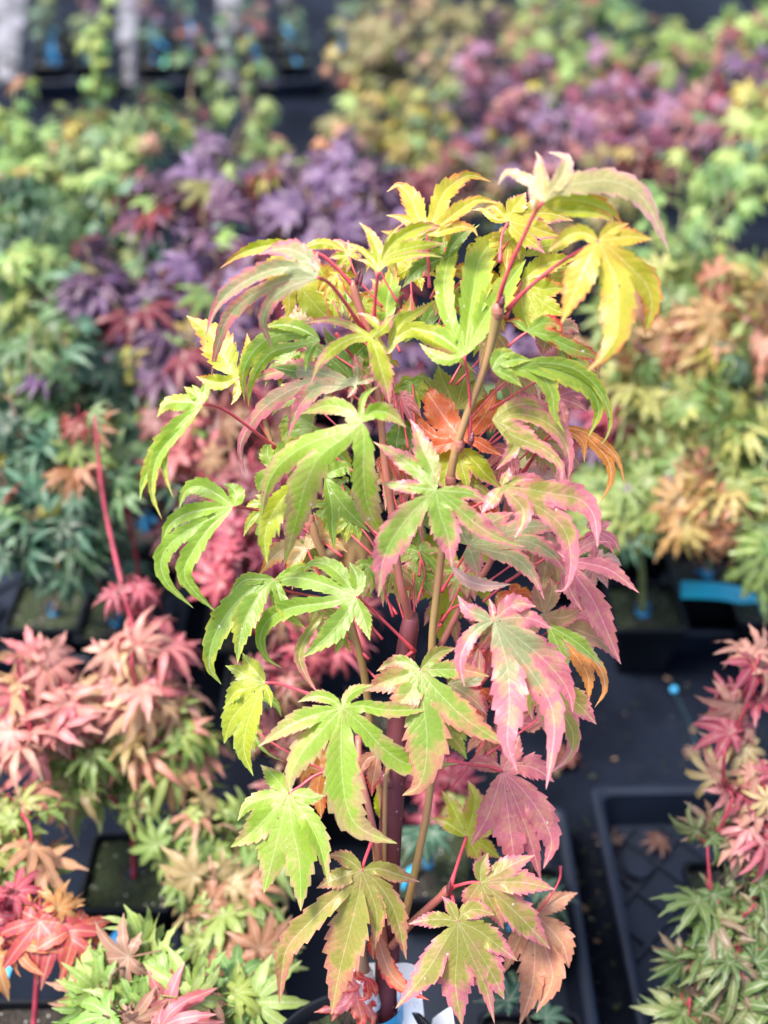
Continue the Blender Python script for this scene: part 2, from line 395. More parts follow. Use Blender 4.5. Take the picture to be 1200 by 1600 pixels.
# trays seen in the photograph
tray(.272, .47, .62, 1.0, 'open tray with a ribbed floor at lower right, almost empty', rot=1.2)
tray(.342, 1.29, .84, 1.72, 'tray of square pots behind the bare patch of fabric, with the cyan label')
tray(-.235, .36, .222, .965, 'large tray around the round pot of the sharp foreground maple', ribs=False)
tray(-.74, 1.235, -.30, 1.70, 'tray at left under the blue green maples')
tray(-.80, .42, -.335, .70, 'tray corner at the lower left edge', rot=-3)
FAR_ROT = 9.0
FARC = []
for px, wd, lb in ((108, .27, 'far tray left of the first strip of painted sunlight'), (273, .25, 'far tray between the two strips of painted sunlight'), (436, .26, 'far tray right of the second strip of painted sunlight'), (590, .26, 'far tray behind the tan maple')):
    q = gnd(px, 128, .06); dv = Vector((-math.sin(R(FAR_ROT)), math.cos(R(FAR_ROT)), 0)); c = q + dv * .28
    tray(c.x - wd / 2, c.y - .27, c.x + wd / 2, c.y + .27, lb, rot=FAR_ROT, ribs=False); FARC.append((c, wd, lb))
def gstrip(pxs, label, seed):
    """sunlit ground, its brightness painted as a pale colour, between four ground corners given in photo pixels"""
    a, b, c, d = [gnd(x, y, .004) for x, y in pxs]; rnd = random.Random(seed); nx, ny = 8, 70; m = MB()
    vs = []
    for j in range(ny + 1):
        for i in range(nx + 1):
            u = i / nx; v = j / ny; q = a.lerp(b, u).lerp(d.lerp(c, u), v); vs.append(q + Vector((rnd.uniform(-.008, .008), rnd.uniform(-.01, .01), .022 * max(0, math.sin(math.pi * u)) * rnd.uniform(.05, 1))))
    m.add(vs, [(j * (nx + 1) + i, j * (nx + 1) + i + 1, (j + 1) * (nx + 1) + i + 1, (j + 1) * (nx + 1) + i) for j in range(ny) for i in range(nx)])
    tag(m.obj('painted_sun_strip', M_PALE, None, True), label, kind='structure')
gstrip(((190, 135), (212, 135), (214, -60), (180, -60)), 'first strip of sunlit ground painted pale between far trays', 1)
gstrip(((345, 140), (368, 140), (376, -60), (338, -60)), 'second strip of sunlit ground painted pale between far trays', 2)
gstrip(((0, 130), (24, 130), (46, -60), (-40, -60)), 'ground painted pale as if sunlit at the far left edge', 3)
# ---------------------------------------------------------------- pots
def sq_pot(parent, x, y, z0, s=.05, h=.10, soil=.012, rnd=random):
    ld = parent_loc(parent)
    def rc(a, z):
        r = a * .18; o = []
        for sx, sy, a0 in ((1, 1, 0), (-1, 1, 90), (-1, -1, 180), (1, -1, 270)):
            for k in range(4):
                q = R(a0 + 30 * k); o.append(Vector((x + sx * (a - r) + r * math.cos(q), y + sy * (a - r) + r * math.sin(q), z0 + z)))
        return o
    m = MB(); m.ring([rc(s * .72, 0), rc(s * .97, h - .012), rc(s * 1.06, h - .012), rc(s * 1.08, h - .002), rc(s * 1.05, h), rc(s * .98, h), rc(s * .93, h - .03)])
    b = rc(s * .72, 0); m.add(b, [tuple(range(len(b)))[::-1]])
    p = m.obj('pot', M_PLASTIC, parent, False)
    m = MB(); n = 7; a = s * .96
    vs = [(x - a + 2 * a * i / n, y - a + 2 * a * j / n, z0 + h - soil - .004 + rnd.uniform(0, .007)) for j in range(n + 1) for i in range(n + 1)]
    m.add(vs, [(j * (n + 1) + i, j * (n + 1) + i + 1, (j + 1) * (n + 1) + i + 1, (j + 1) * (n + 1) + i) for j in range(n) for i in range(n)])
    m.obj('soil', M_SOIL, parent, True)
def band(parent, p, r=.007, w=.012, mat=None, tail=None, rnd=random):
    """strip tag looped round a stem, with a loose tail"""
    mat = mat or M_BLUE; m = MB(); lo = []
    for z in (-w / 2, w / 2): lo.append([Vector(p) + Vector((r * math.cos(q * .524), r * math.sin(q * .524), z + .003 * math.sin(q * .524))) for q in range(12)])
    m.ring(lo)
    a = rnd.uniform(0, 6.28); L = tail or rnd.uniform(.02, .05)
    d = Vector((math.cos(a), math.sin(a), -.5)); s = Vector((0, 0, 1)).cross(d).normalized()
    vs = []
    for k in range(5):
        c = Vector(p) + d * (r + L * k / 4) + Vector((0, 0, -.006 * k * k / 4)); h_ = Vector((0, 0, w / 2)) * (1 - k * .12) + s * .003 * k
        vs += [c + h_, c - h_]
    m.add(vs, [(2 * k, 2 * k + 1, 2 * k + 3, 2 * k + 2) for k in range(4)])
    return m.obj('stem_tag', mat, parent, True)
# ================================================================ the foreground maple
def Dp(y): return 1.04 + (y - 1530) * (1.04 - .872) / (1530 - 300)
def P(x, y, z=0): return at(x, y, Dp(y) + z / 100)
RIMZ = .278
POTC = gnd(558, 1548, RIMZ) - Vector((0, .080, 0))
PL = empty('foreground_maple', (POTC.x, POTC.y, .006))
tag(PL, 'sharply focused young maple with curling green, yellow and pink leaves in a round black pot', 'potted plant')
def circ(c, r, z, n=48): return [Vector((c.x + r * math.cos(2 * math.pi * k / n), c.y + r * math.sin(2 * math.pi * k / n), z)) for k in range(n)]
m = MB(); rr = .077
m.ring([circ(POTC, rr * .8, .008), circ(POTC, rr * .97, RIMZ - .016), circ(POTC, rr * 1.02, RIMZ - .014), circ(POTC, rr * 1.05, RIMZ - .003), circ(POTC, rr * 1.035, RIMZ + .0015), circ(POTC, rr * .99, RIMZ), circ(POTC, rr * .96, RIMZ - .03)])
b_ = circ(POTC, rr * .8, .008); m.add(b_, [tuple(range(48))[::-1]])
m.obj('pot', M_PLASTIC, PL, True)
SZ = RIMZ - .022
rn = random.Random(5); m = MB(); m.ring([circ(POTC, r_, SZ, 40) for r_ in (.001, .015, .03, .045, .06, .074)])
m.v = [v + Vector((rn.uniform(-.002, .002), rn.uniform(-.002, .002), rn.uniform(-.003, .006))) for v in m.v]
for k in range(160):
    a = rn.uniform(0, 6.28); r_ = rr * math.sqrt(rn.random()) * .92; c = Vector((POTC.x + r_ * math.cos(a), POTC.y + r_ * math.sin(a), SZ + .005)); s_ = rn.uniform(.002, .007)
    m.box(c, (s_, s_ * rn.uniform(.6, 1.6), s_ * .8), Matrix.Rotation(rn.uniform(0, 6), 4, Vector((rn.random(), rn.random(), 1)).normalized()))
m.obj('soil', M_SOIL, PL, False)
def stem(name, pts, mat, n=12, nodes=()):
    """pts (x, y, z cm, radius px)"""
    Q = [Vector((x, y, z)) for x, y, z, r in pts]; m = MB()
    W = [P(x, y, z) for x, y, z, r in pts]; NSG = max(8, 5 * len(pts)); S, ln = spline(W, NSG)
    # interpolate radii along arc
    Ls = [0]
    for i in range(1, len(W)): Ls.append(Ls[-1] + (W[i] - W[i - 1]).length)
    rad = []
    for k in range(NSG + 1):
        s_ = Ls[-1] * k / NSG; j = 0
        while j < len(Ls) - 2 and Ls[j + 1] < s_: j += 1
        q = (s_ - Ls[j]) / (Ls[j + 1] - Ls[j]); r = pts[j][3] * (1 - q) + pts[j + 1][3] * q
        rad.append(r * (.86 if name == 'shoot' or (name == 'node' and r < 12) else .86) * Dp(pts[j][1]) / F)
    m.tube(S, rad, n)
    return m.obj(name, mat, PL, True)
stem('trunk', [(602, 1615, 0, 26), (604, 1560, 0, 23), (605, 1500, 0, 22), (606, 1440, 0, 22), (607, 1380, 0, 20), (610, 1300, 0, 21), (617, 1200, 0, 21), (625, 1100, 0, 19), (634, 1020, 0, 18), (641, 975, 0, 17), (643, 962, 0, 14), (644, 957, 0, 10)], M_TRUNK, 20)
stem('shoot', [(628, 1450, -1.6, 8), (640, 1400, -1.6, 7), (655, 1330, -1.8, 7), (670, 1250, -2, 7), (676, 1150, -2, 8), (675, 1010, -2, 7), (681, 940, -2, 7), (690, 865, -2, 7), (700, 790, -2.4, 7.5), (709, 715, -3, 7.5), (733, 640, -3.4, 7), (755, 580, -3.8, 7), (770, 525, -4, 8), (777, 490, -4.2, 11), (780, 478, -4.3, 11), (783, 472, -4.3, 6)], M_SHOOT)
stem('shoot', [(642, 972, 0, 8), (630, 930, -1.4, 8), (622, 890, -1.6, 7), (612, 800, -1.2, 7), (601, 720, -1, 7), (594, 640, -1, 6), (585, 560, -1, 6), (577, 520, -1, 6), (565, 490, -1, 7), (556, 462, -1, 8), (552, 445, -1, 8), (549, 438, -1, 3)], M_SHOOTR)
stem('shoot', [(606, 1300, 1.6, 7), (585, 1180, 1.8, 7), (570, 1060, .5, 7), (556, 1000, .2, 7), (540, 950, 0, 6), (515, 890, 0, 6), (497, 850, 0, 7), (488, 822, 0, 9), (483, 812, 0, 9), (470, 770, .4, 6), (448, 730, .6, 6), (434, 706, .8, 8), (424, 690, .8, 4), (415, 664, .8, 6), (412, 650, .8, 2)], M_SHOOT)
stem('shoot', [(604, 1500, -1.4, 6), (592, 1400, -2, 6), (588, 1330, -2.4, 7), (578, 1270, -2.4, 6), (562, 1200, -1, 6), (560, 1150, .5, 6)], M_SHOOTR)
stem('shoot', [(597, 1470, 1.5, 6), (600, 1350, -1.9, 4), (602, 1230, -1.9, 4), (606, 1200, -1.2, 4)], M_SHOOT)
stem('shoot', [(610, 1480, -1.6, 7), (640, 1446, -1.9, 7), (660, 1427, -2, 7), (688, 1402, -2.2, 7), (700, 1390, -2.2, 9), (704, 1387, -2.2, 5)], M_SHOOTR)
stem('shoot', [(688, 1010, 2, 6), (730, 930, 3, 6), (765, 880, 3, 6), (790, 800, 3.5, 6), (800, 745, 4, 6), (812, 730, 4, 7)], M_SHOOTR)
for x, y, z, r in ((610, 1218, 0, 22.5), (606, 1440, 0, 24), (778, 486, -4.3, 11.5), (484, 816, 0, 9.5), (704, 750, -2.7, 9.8), (717, 694, -3.1, 9.6)):
    stem('node', [(x - 1, y + 12, z, r * .7), (x, y + 4, z, r), (x, y - 4, z, r), (x + 1, y - 12, z, r * .7)], M_TRUNK if r > 20 else M_SHOOTR, 14)
for x, y, z, r in ((783, 474, -5.2, 6), (557, 437, -1.4, 5), (562, 440, -1.6, 4), (700, 1388, -3, 5), (735, 688, -3.6, 6)):
    stem('bud', [(x, y + 8, z, r * .6), (x + 1, y, z, r), (x + 3, y - 9, z, r * .6), (x + 5, y - 14, z, .6)], M_TRUNK, 8)
stem('dead_stub', [(576, 1610, -1.0, 22), (571, 1570, -1.4, 20), (568, 1545, -1.4, 17), (566, 1505, -1.2, 12), (565, 1475, -1.2, 9), (563, 1458, -1.2, 6), (562, 1452, -1.2, 2)], M_STUB, 12)
m = MB(); S, _ = spline([P(572, 1572, -1.4), P(568, 1540, -1.4), P(566, 1518, -1.3)], 8); m.tube(S, [.0135, .0128, .0122, .0117, .0112, .0108, .0102, .0096, .009], 12); m.obj('pruning_wax', M_WAX, PL)
m = MB(); S, _ = spline([P(564.5, 1470, -1.3), P(563, 1456, -1.4), P(562, 1450, -1.3)], 4); m.tube(S, [.0056, .0052, .0044, .003, .001], 10); m.obj('pruning_wax', M_WAX, PL)
# blue wrap-round name tag with its white face
tg = MB(); NW = 22; lo = [[], []]
cc = P(599, 1592, -.4)
for k in range(NW):
    q = 2 * math.pi * k / NW
    for e, (zz, r_) in enumerate(((-.034, .0185), (.019, .015))):
        lo[e].append(cc + Vector((r_ * 1.1 * math.cos(q), r_ * math.sin(q), zz + .010 * math.cos(q))))
mid = [a.lerp(b, .5) * 1 + Vector((0, 0, .001)) for a, b in zip(*lo)]
tg.ring([lo[0], mid, lo[1]])
tagw = tg.obj('name_tag', M_BLUE, PL, True)
def panel(pts, mat, name, parent, bend=.004, nx=8, ny=6, th=.0007):
    a, b, c, d = [Vector(q) for q in pts]; m = MB(); nn = (b - a).cross(d - a).normalized()
    for s in (0, 1):
        vs = []
        for j in range(ny + 1):
            for i in range(nx + 1):
                u, v = i / nx, j / ny
                vs.append((a.lerp(b, u)).lerp(d.lerp(c, u), v) + nn * (bend * math.sin(u * 3.1) + (th if s else 0)))
        fs = [(j * (nx + 1) + i, j * (nx + 1) + i + 1, (j + 1) * (nx + 1) + i + 1, (j + 1) * (nx + 1) + i) for j in range(ny) for i in range(nx)]
        m.add(vs, fs if s else [f[::-1] for f in fs])
    return m.obj(name, mat, parent, True)
w1 = panel([P(618, 1506, -1.2), P(655, 1512, -1.2), P(668, 1640, -1.6), P(624, 1640, -1.6)], M_WHITE, 'white_tag_face', tagw)
w3 = panel([P(676, 1592, -.4), P(706, 1572, -.4), P(716, 1640, -.6), P(668, 1640, -.6)], M_WHITE, 'white_tag_face', tagw, .001)
w2 = panel([P(574, 1506, 1.4), P(594, 1506, 1.4), P(594, 1560, 1.2), P(576, 1556, 1.2)], M_WHITE, 'white_tag_face', tagw, .001)
m = MB(); rn = random.Random(2)
for k in range(13):
    y = 1530 + k * 5.5; m.tube([P(624 + k * .25, y, -1.9), P(625.5 + k * .25 + rn.random(), y + rn.uniform(1, 3), -1.9)], [.0003, .0003], 5)
for k in range(7):
    x = 645 + rn.uniform(0, 8); y = 1562 + rn.uniform(0, 22); m.tube([P(x, y, -2.0), P(x + rn.uniform(-3, 3), y + rn.uniform(-4, 4), -2.0)], [.0002, .0002], 5)
m.obj('tag_writing', M_INK, tagw, False)
# ---- leaves -------------------------------------------------------
AL = .66
def C(r, g, b):
    c = s2l((r, g, b)); l = .3 * c[0] + .6 * c[1] + .1 * c[2]; return tuple(max(.01, x * 1.03 - l * .03) * AL for x in c)
YG = C(205, 216, 75); G = C(162, 196, 84); GB = C(178, 214, 84); GD = C(128, 166, 70); YE = C(226, 216, 84); OR = C(255, 168, 92); PK = C(248, 152, 166)
PW = C(238, 196, 186); DP = C(238, 142, 156); OL = C(184, 182, 92); RD = C(240, 84, 84); MG = C(204, 90, 120); GY = C(180, 188, 136); ORD = C(255, 128, 84); TAN = C(230, 160, 134); PG = C(214, 186, 136); PV = C(190, 160, 130)
LN = 0
def leaf(z, ci, co, J, pet, lobes, pig=.45, dome=1.1, tilt=None, fold=.34, ruffle=.14, teeth=.23, petr=2.3, label=None, web=.70):
    global LN; LN += 1; rnd = random.Random(LN * 7 + 3)
    gx, gy = tilt if tilt else (rnd.uniform(-.22, .22), rnd.uniform(-.50, -.05))     # depth change per unit sideways / downwards
    D0 = Dp(J[1]) + z / 100; JP = at(J[0], J[1], D0)
    LB = []
    for hw, *pts in lobes:
        s_ = 0; px, py = J; W = []; k_ = dome * rnd.uniform(.5, 1.5)
        for (x, y) in pts:
            s_ += math.hypot(x - px, y - py); px, py = x, y
            d = D0 + (gx * (x - J[0]) + gy * (y - J[1])) * D0 / F + k_ * .01 * (s_ / 100) ** 1.6
            W.append(at(x, y, d))
        LB.append((hw * D0 / F * 1.12, W))
    N = (C0 - JP).normalized() * .85 + Vector((rnd.uniform(-.2, .2), 0, .3)); N.normalize()
    V, FC, LV, PGm = leaf_geo(JP, LB, N, rnd=rnd, fold=fold, ruffle=ruffle, teeth=teeth, mat_pig=pig, web=web)
    off = JP
    me = bpy.data.meshes.new('leaf'); me.from_pydata([tuple(v - off) for v in V], [], FC)
    set_attrs(me, LV, PGm, ci, co); me.materials.append(M_LEAF)
    bm = bmesh.new(); bm.from_mesh(me); bmesh.ops.remove_doubles(bm, verts=bm.verts, dist=1e-5); bm.to_mesh(me); bm.free()
    me.polygons.foreach_set('use_smooth', [True] * len(me.polygons)); me.update()
    o = bpy.data.objects.new('leaf', me); link(o, PL); o.location = JP - PL.location
    if label: o['label'] = label
    if pet:
        D1 = Dp(pet[-1][1]) + (pet[-1][2] if len(pet[-1]) > 2 else -.5) / 100
        W = [JP]; 
        for i, q in enumerate(pet):
            f = (i + 1) / len(pet); W.append(at(q[0], q[1], D0 * (1 - f) + D1 * f))
        S, ln = spline(W, 14); mm = MB(); r0 = petr * D0 / F
        mm.tube(S, [r0 * (.85 + .1 * k / 14 + (.6 * max(0, (k - 10) / 4))) for k in range(15)], 8)
        mesh_obj('petiole', mm.v, mm.f, M_PET, o, True, None)
    return o
# -- top right
leaf(-9, C(226, 216, 150), C(255, 190, 192), (848, 316), [(835, 334), (817, 372), (799, 411), (784, 452), (779, 476, -4.3)], [
    (20, (866, 296), (900, 287), (950, 282), (990, 296), (1015, 325), (1031, 360), (1046, 394)), (9, (838, 290), (818, 277), (793, 269), (777, 290)), (9, (838, 296), (834, 312), (831, 328)),
    (11, (847, 285), (844, 262), (843, 247), (836, 236)), (12, (864, 296), (880, 272), (885, 250), (870, 241), (856, 238))], petr=3.6, tilt=(0, -.45), label='large curling leaf with a whitish pink upper side')
leaf(-7.6, YG, OR, (849, 321), None, [(16, (885, 312), (925, 318), (957, 333), (973, 352)), (8, (880, 330), (920, 332), (950, 340), (964, 356))], pig=.25)
leaf(-8, YE, OR, (935, 376), [(895, 398), (853, 427), (815, 460), (793, 484, -4.3)], [
    (12, (910, 364), (885, 371), (856, 393)), (22, (925, 392), (911, 425), (897, 458), (877, 506)), (24, (947, 400), (962, 440), (965, 490), (961, 527), (940, 560), (917, 580)),
    (19, (955, 390), (985, 418), (1010, 445), (1018, 480), (1006, 528)), (14, (955, 374), (985, 370), (1020, 374)), (10, (950, 364), (965, 355), (983, 349))], pig=.2, petr=3.4, ruffle=.08, tilt=(.1, -.4), label='wide yellow leaf hanging from a pink stalk')
leaf(-1, YE, OR, (667, 367), [(668, 400), (671, 450, -1)], [(15, (655, 345), (643, 312), (624, 290), (604, 300)), (14, (680, 337), (692, 305), (708, 288), (735, 274), (768, 284)),
    (11, (695, 347), (722, 327), (748, 313), (780, 318)), (7, (645, 350), (625, 340), (603, 336)), (8, (640, 368), (618, 366), (595, 361)), (9, (690, 362), (718, 354), (738, 358), (747, 370))], pig=.25)
leaf(2, YE, PK, (794, 346), [(784, 370), (781, 410, 0)], [(19, (820, 336), (860, 334), (896, 345)), (16, (820, 352), (850, 362), (876, 370)), (9, (782, 332), (770, 322), (754, 330)),
    (6, (775, 342), (755, 328), (737, 328)), (13, (808, 362), (830, 378), (852, 396)), (14, (800, 330), (812, 315), (822, 300))], pig=.25)
leaf(1.5, YG, OR, (815, 440), [(803, 470), (790, 500, 0)], [(15, (840, 420), (870, 408), (902, 404)), (15, (845, 452), (870, 450), (888, 454)), (17, (845, 470), (868, 485), (888, 492)), (15, (840, 492), (862, 512), (880, 530)), (14, (815, 470), (822, 500), (836, 530))], pig=.15)
leaf(3.5, YG, YE, (820, 400), None, [(12, (850, 385), (880, 380), (900, 372)), (14, (800, 380), (780, 370), (765, 376)), (12, (800, 410), (790, 430), (786, 450))], pig=.3)
# -- top left
leaf(-6.5, GY, PK, (496, 433), [(515, 443), (537, 470), (552, 492), (570, 518, -1)], [(15, (482, 405), (455, 390), (428, 390), (403, 398)), (14, (462, 418), (418, 424), (368, 450), (338, 482), (320, 530)),
    (12, (465, 434), (425, 446), (385, 468), (355, 500), (340, 540), (329, 592)), (11, (475, 440), (445, 452), (422, 472), (411, 505), (426, 545)), (6, (494, 415), (492, 402), (498, 392))], pig=.6, dome=2, petr=3.4, web=.5, label='long fingered leaf curling down, dusty pink')
leaf(-1.5, YG, OR, (472, 388), [(505, 400), (532, 425), (551, 446, -1)], [(9, (440, 382), (400, 388), (370, 400), (343, 420)), (8, (500, 380), (520, 383), (541, 394)), (14, (455, 404), (425, 412), (402, 414)), (12, (470, 400), (490, 412), (505, 430))], pig=.2, petr=3)
leaf(1.5, YG, OR, (462, 440), None, [(19, (480, 462), (500, 485), (525, 508)), (19, (490, 440), (515, 430), (540, 434)), (10, (452, 460), (452, 480), (446, 500)), (14, (440, 440), (420, 446), (405, 455))], pig=.12)
leaf(-3.5, YG, PK, (591, 425), [(587, 460), (584, 500, -1)], [(4.5, (577, 402), (557, 386), (533, 377)), (4, (578, 412), (567, 407), (557, 406)), (9, (590, 395), (578, 365), (561, 347)), (3, (600, 395), (612, 365), (640, 342)), (10, (603, 395), (625, 372), (665, 354), (710, 362)),
    (12, (606, 400), (645, 386), (698, 380)), (8, (606, 408), (655, 398), (692, 402))], pig=.3, petr=3, fold=.35)
leaf(.5, GD, GY, (700, 400), None, [(12, (670, 413), (650, 425), (628, 450)), (9, (710, 380), (725, 365), (742, 350))], pig=.2)
leaf(.8, GB, OR, (603, 520), None, [(16, (604, 480), (611, 440), (613, 405)), (9, (590, 495), (575, 480), (560, 476)), (12, (630, 500), (640, 480), (642, 458))], pig=.18)
leaf(1.5, GD, G, (655, 520), None, [(16, (645, 500), (636, 482), (630, 468)), (16, (670, 495), (682, 478), (690, 462)), (14, (635, 520), (620, 518), (606, 522)), (16, (680, 520), (690, 535), (700, 556))], pig=.1)
# -- upper middle
leaf(-3, YG, PK, (608, 553), None, [(8, (613, 525), (633, 500), (660, 484), (686, 466)), (13, (620, 528), (648, 515), (682, 532), (715, 558), (745, 584)), (6, (598, 545), (590, 530), (590, 518))], pig=.15)
leaf(-4, YG, PK, (580, 528), None, [(9, (556, 527), (524, 543), (500, 568), (485, 600)), (6, (545, 508), (512, 500), (472, 506)), (15, (587, 548), (595, 575), (603, 602), (609, 632)), (7, (590, 512), (572, 494), (556, 489)), (8, (600, 512), (610, 498), (622, 490))], pig=.45, dome=1.6)
leaf(-5, GB, YG, (725, 556), [(731, 590), (735, 640), (734, 690, -3)], [(14, (710, 520), (697, 480), (695, 430), (712, 382), (750, 350)), (22, (732, 505), (740, 455), (750, 405), (778, 372), (817, 362)), (21, (748, 512), (778, 465), (822, 405)),
    (13, (705, 538), (680, 522), (640, 512)), (9, (700, 562), (675, 552), (655, 536))], pig=.3, petr=2.6, ruffle=.06, label='broad upright yellow green leaf with dark flecks')
leaf(3, OL, GD, (712, 640), None, [(18, (700, 610), (690, 590), (684, 568)), (18, (722, 605), (728, 580), (725, 560)), (12, (690, 625), (670, 600), (655, 580)), (14, (735, 620), (748, 600), (755, 585))], pig=.1)
leaf(-2.6, G, YG, (500, 532), None, [(12, (468, 522), (425, 526), (395, 550), (380, 585), (382, 628)), (9, (465, 540), (425, 550), (400, 580), (390, 610), (388, 638)), (6, (490, 540), (482, 555), (477, 582)), (11, (478, 518), (445, 508), (407, 512))], pig=.2, dome=2)
leaf(.2, GD, GY, (552, 595), [(558, 575), (548, 553), (540, 545), (525, 520, -1)], [(15, (530, 572), (500, 548), (468, 528)), (16, (515, 590), (470, 582), (420, 572)), (13, (528, 555), (515, 530), (505, 510))], pig=.2)
leaf(1.5, GD, G, (545, 572), None, [(18, (560, 550), (570, 540), (578, 532)), (16, (560, 575), (575, 580), (580, 570))], pig=.1)
leaf(.8, YG, OR, (372, 592), [(385, 625), (400, 652, .6), (425, 690, .8)], [(24, (352, 562), (330, 525), (291, 493)), (11, (345, 598), (325, 594), (306, 588)), (6, (371, 608), (369, 620), (361, 633)), (9, (382, 570), (388, 550), (386, 520))], pig=.15)
leaf(-3.5, GY, PK, (557, 600), None, [(14, (520, 588), (470, 578), (420, 585), (383, 603)), (13, (520, 598), (462, 606), (415, 635), (388, 668), (375, 702), (384, 746)), (13, (535, 604), (500, 606), (475, 625), (458, 655), (449, 688)), (7, (559, 585), (558, 570), (554, 552)),
    (6, (568, 595), (578, 592), (592, 590)), (5, (553, 606), (548, 614), (543, 622))], pig=.6, dome=1.8, web=.45, label='spreading leaf with three long dusky pink fingers')
leaf(-7.5, GB, PG, (565, 659), None, [(17, (530, 676), (478, 695), (435, 728), (416, 765), (408, 812)), (23, (540, 682), (500, 712), (478, 755), (465, 805), (443, 885)), (19, (569, 690), (568, 740), (575, 790), (593, 825), (619, 838)),
    (13, (583, 644), (608, 647), (635, 668)), (5, (564, 640), (570, 618), (593, 602)), (13, (545, 642), (512, 634), (468, 647))], pig=.42, dome=1.5, tilt=(.05, -.3), ruffle=.08, label='large pale green leaf draped over the middle')
leaf(-1, G, YG, (430, 735), None, [(12, (420, 715), (418, 700), (422, 688)), (12, (415, 745), (408, 755), (404, 770)), (14, (440, 715), (455, 700), (475, 690))], pig=.1)
leaf(-3, YG, G, (470, 752), None, [(17, (445, 775), (425, 805), (414, 840), (417, 882)), (9, (455, 780), (450, 800), (452, 820))], pig=.15)
leaf(-2, G, GD, (508, 742), None, [(15, (520, 768), (545, 800), (578, 832)), (9, (518, 790), (519, 825), (523, 864)), (12, (525, 735), (540, 730), (545, 742))], pig=.15, fold=.4)
leaf(2, GD, G, (625, 660), None, [(16, (622, 680), (620, 698), (632, 708)), (14, (640, 670), (644, 690), (640, 706))], pig=.1)
leaf(3, G, YG, (490, 665), None, [(14, (465, 672), (448, 676), (440, 690)), (10, (470, 655), (452, 652), (440, 656)), (14, (520, 700), (540, 720), (548, 745))], pig=.2)
leaf(-5, GB, YE, (317, 631), [(350, 640), (395, 672), (432, 702, .8)], [(13, (290, 628), (262, 630), (245, 652)), (15, (285, 660), (255, 698), (235, 730), (222, 762), (219, 782)), (7, (285, 662), (258, 700), (258, 740), (271, 779)), (9, (284, 668), (246, 715), (238, 770), (253, 812)),
    (8, (310, 618), (305, 608), (300, 601)), (7, (320, 612), (321, 600), (322, 594)), (8, (306, 619), (295, 610), (287, 604))], pig=.2, petr=3, label='single green leaf held far out to the left')
leaf(-4, GB, G, (364, 792), [(385, 794), (412, 799, 0), (440, 802, 0)], [(12, (370, 775), (362, 762), (350, 756)), (13, (342, 774), (312, 760), (290, 768), (279, 796)), (12, (330, 794), (285, 806), (260, 828), (257, 860)),
    (12, (325, 812), (275, 842), (252, 875), (262, 912), (303, 951)), (13, (330, 822), (303, 860), (288, 895), (305, 925), (337, 956))], pig=.12, fold=.4, petr=2.6, web=.3, label='bright green leaf with curling ribbons')
# -- right side
leaf(-4.6, G, YG, (769, 577), None, [(11, (777, 562), (788, 553), (806, 551)), (10, (788, 566), (808, 562), (831, 563)), (17, (800, 571), (850, 575), (898, 590), (927, 614), (935, 645), (919, 684)), (9, (785, 583), (800, 591), (816, 605)),
    (10, (815, 570), (865, 568), (905, 580), (938, 612), (953, 652), (949, 680), (938, 696)), (12, (805, 577), (845, 588), (862, 614), (867, 648), (882, 676))], pig=.3, dome=.8, label='arching green leaf reaching right')
leaf(-2, G, RD, (823, 519), [(810, 528), (793, 542, -2)], [(10, (848, 522), (878, 538), (893, 574)), (11, (845, 506), (866, 506), (872, 515), (862, 532)), (11, (850, 524), (895, 545), (930, 560), (934, 595)), (6, (812, 508), (802, 502), (790, 502))], pig=.35, fold=.35)
leaf(3, PV, DP, (868, 520), None, [(15, (880, 530), (895, 545), (908, 556)), (14, (855, 530), (850, 545), (848, 556)), (12, (880, 512), (895, 512), (905, 520))], pig=.4)
leaf(4, GY, G, (790, 595), None, [(12, (796, 610), (801, 625), (803, 640)), (10, (810, 606), (822, 600), (835, 590))], pig=.1)
leaf(5, PW, GY, (850, 650), None, [(20, (845, 628), (840, 612), (836, 600)), (14, (825, 640), (810, 628), (800, 622)), (14, (870, 640), (880, 628), (890, 622))], pig=.4)
leaf(-3.6, OL, PK, (769, 656), None, [(14, (808, 647), (848, 657), (877, 682), (889, 714), (887, 758)), (16, (795, 668), (830, 692), (863, 707)), (12, (790, 668), (805, 692), (793, 713), (775, 734)), (12, (800, 635), (838, 633), (876, 662)),
    (11, (800, 680), (850, 702), (877, 730), (877, 766))], pig=.6, dome=1)
leaf(-1.5, OR, OR, (872, 668), [(850, 690), (835, 712), (818, 738, 4)], [(8, (902, 674), (932, 697), (951, 722), (954, 752), (937, 787)), (6, (905, 672), (938, 690), (965, 718), (978, 762)), (6, (900, 680), (912, 695), (913, 724))], pig=.3, petr=2.6)
leaf(-.8, ORD, ORD, (724, 688), None, [(22, (700, 660), (678, 628), (654, 596)), (14, (745, 665), (762, 640), (773, 612)), (9, (680, 682), (645, 652), (620, 620)), (10, (695, 695), (672, 700), (650, 712)), (9, (745, 690), (765, 702), (785, 712))], pig=.45, tilt=(0, -.5), label='bright orange leaf deep in the middle')
leaf(.2, YG, PK, (716, 700), None, [(24, (702, 720), (696, 745), (694, 768)), (14, (738, 718), (760, 742), (784, 764)), (14, (690, 700), (672, 706), (650, 718)), (12, (722, 730), (728, 752), (730, 770))], pig=.15)
leaf(5, PW, PW, (812, 742), [(816, 736, 4)], [(14, (795, 748), (782, 755), (772, 770)), (14, (835, 744), (855, 746), (874, 756)), (10, (815, 755), (818, 768), (822, 778))], pig=.3)
for q in (((812, 700), (810, 680)), ((835, 712), (860, 690))):
    pass
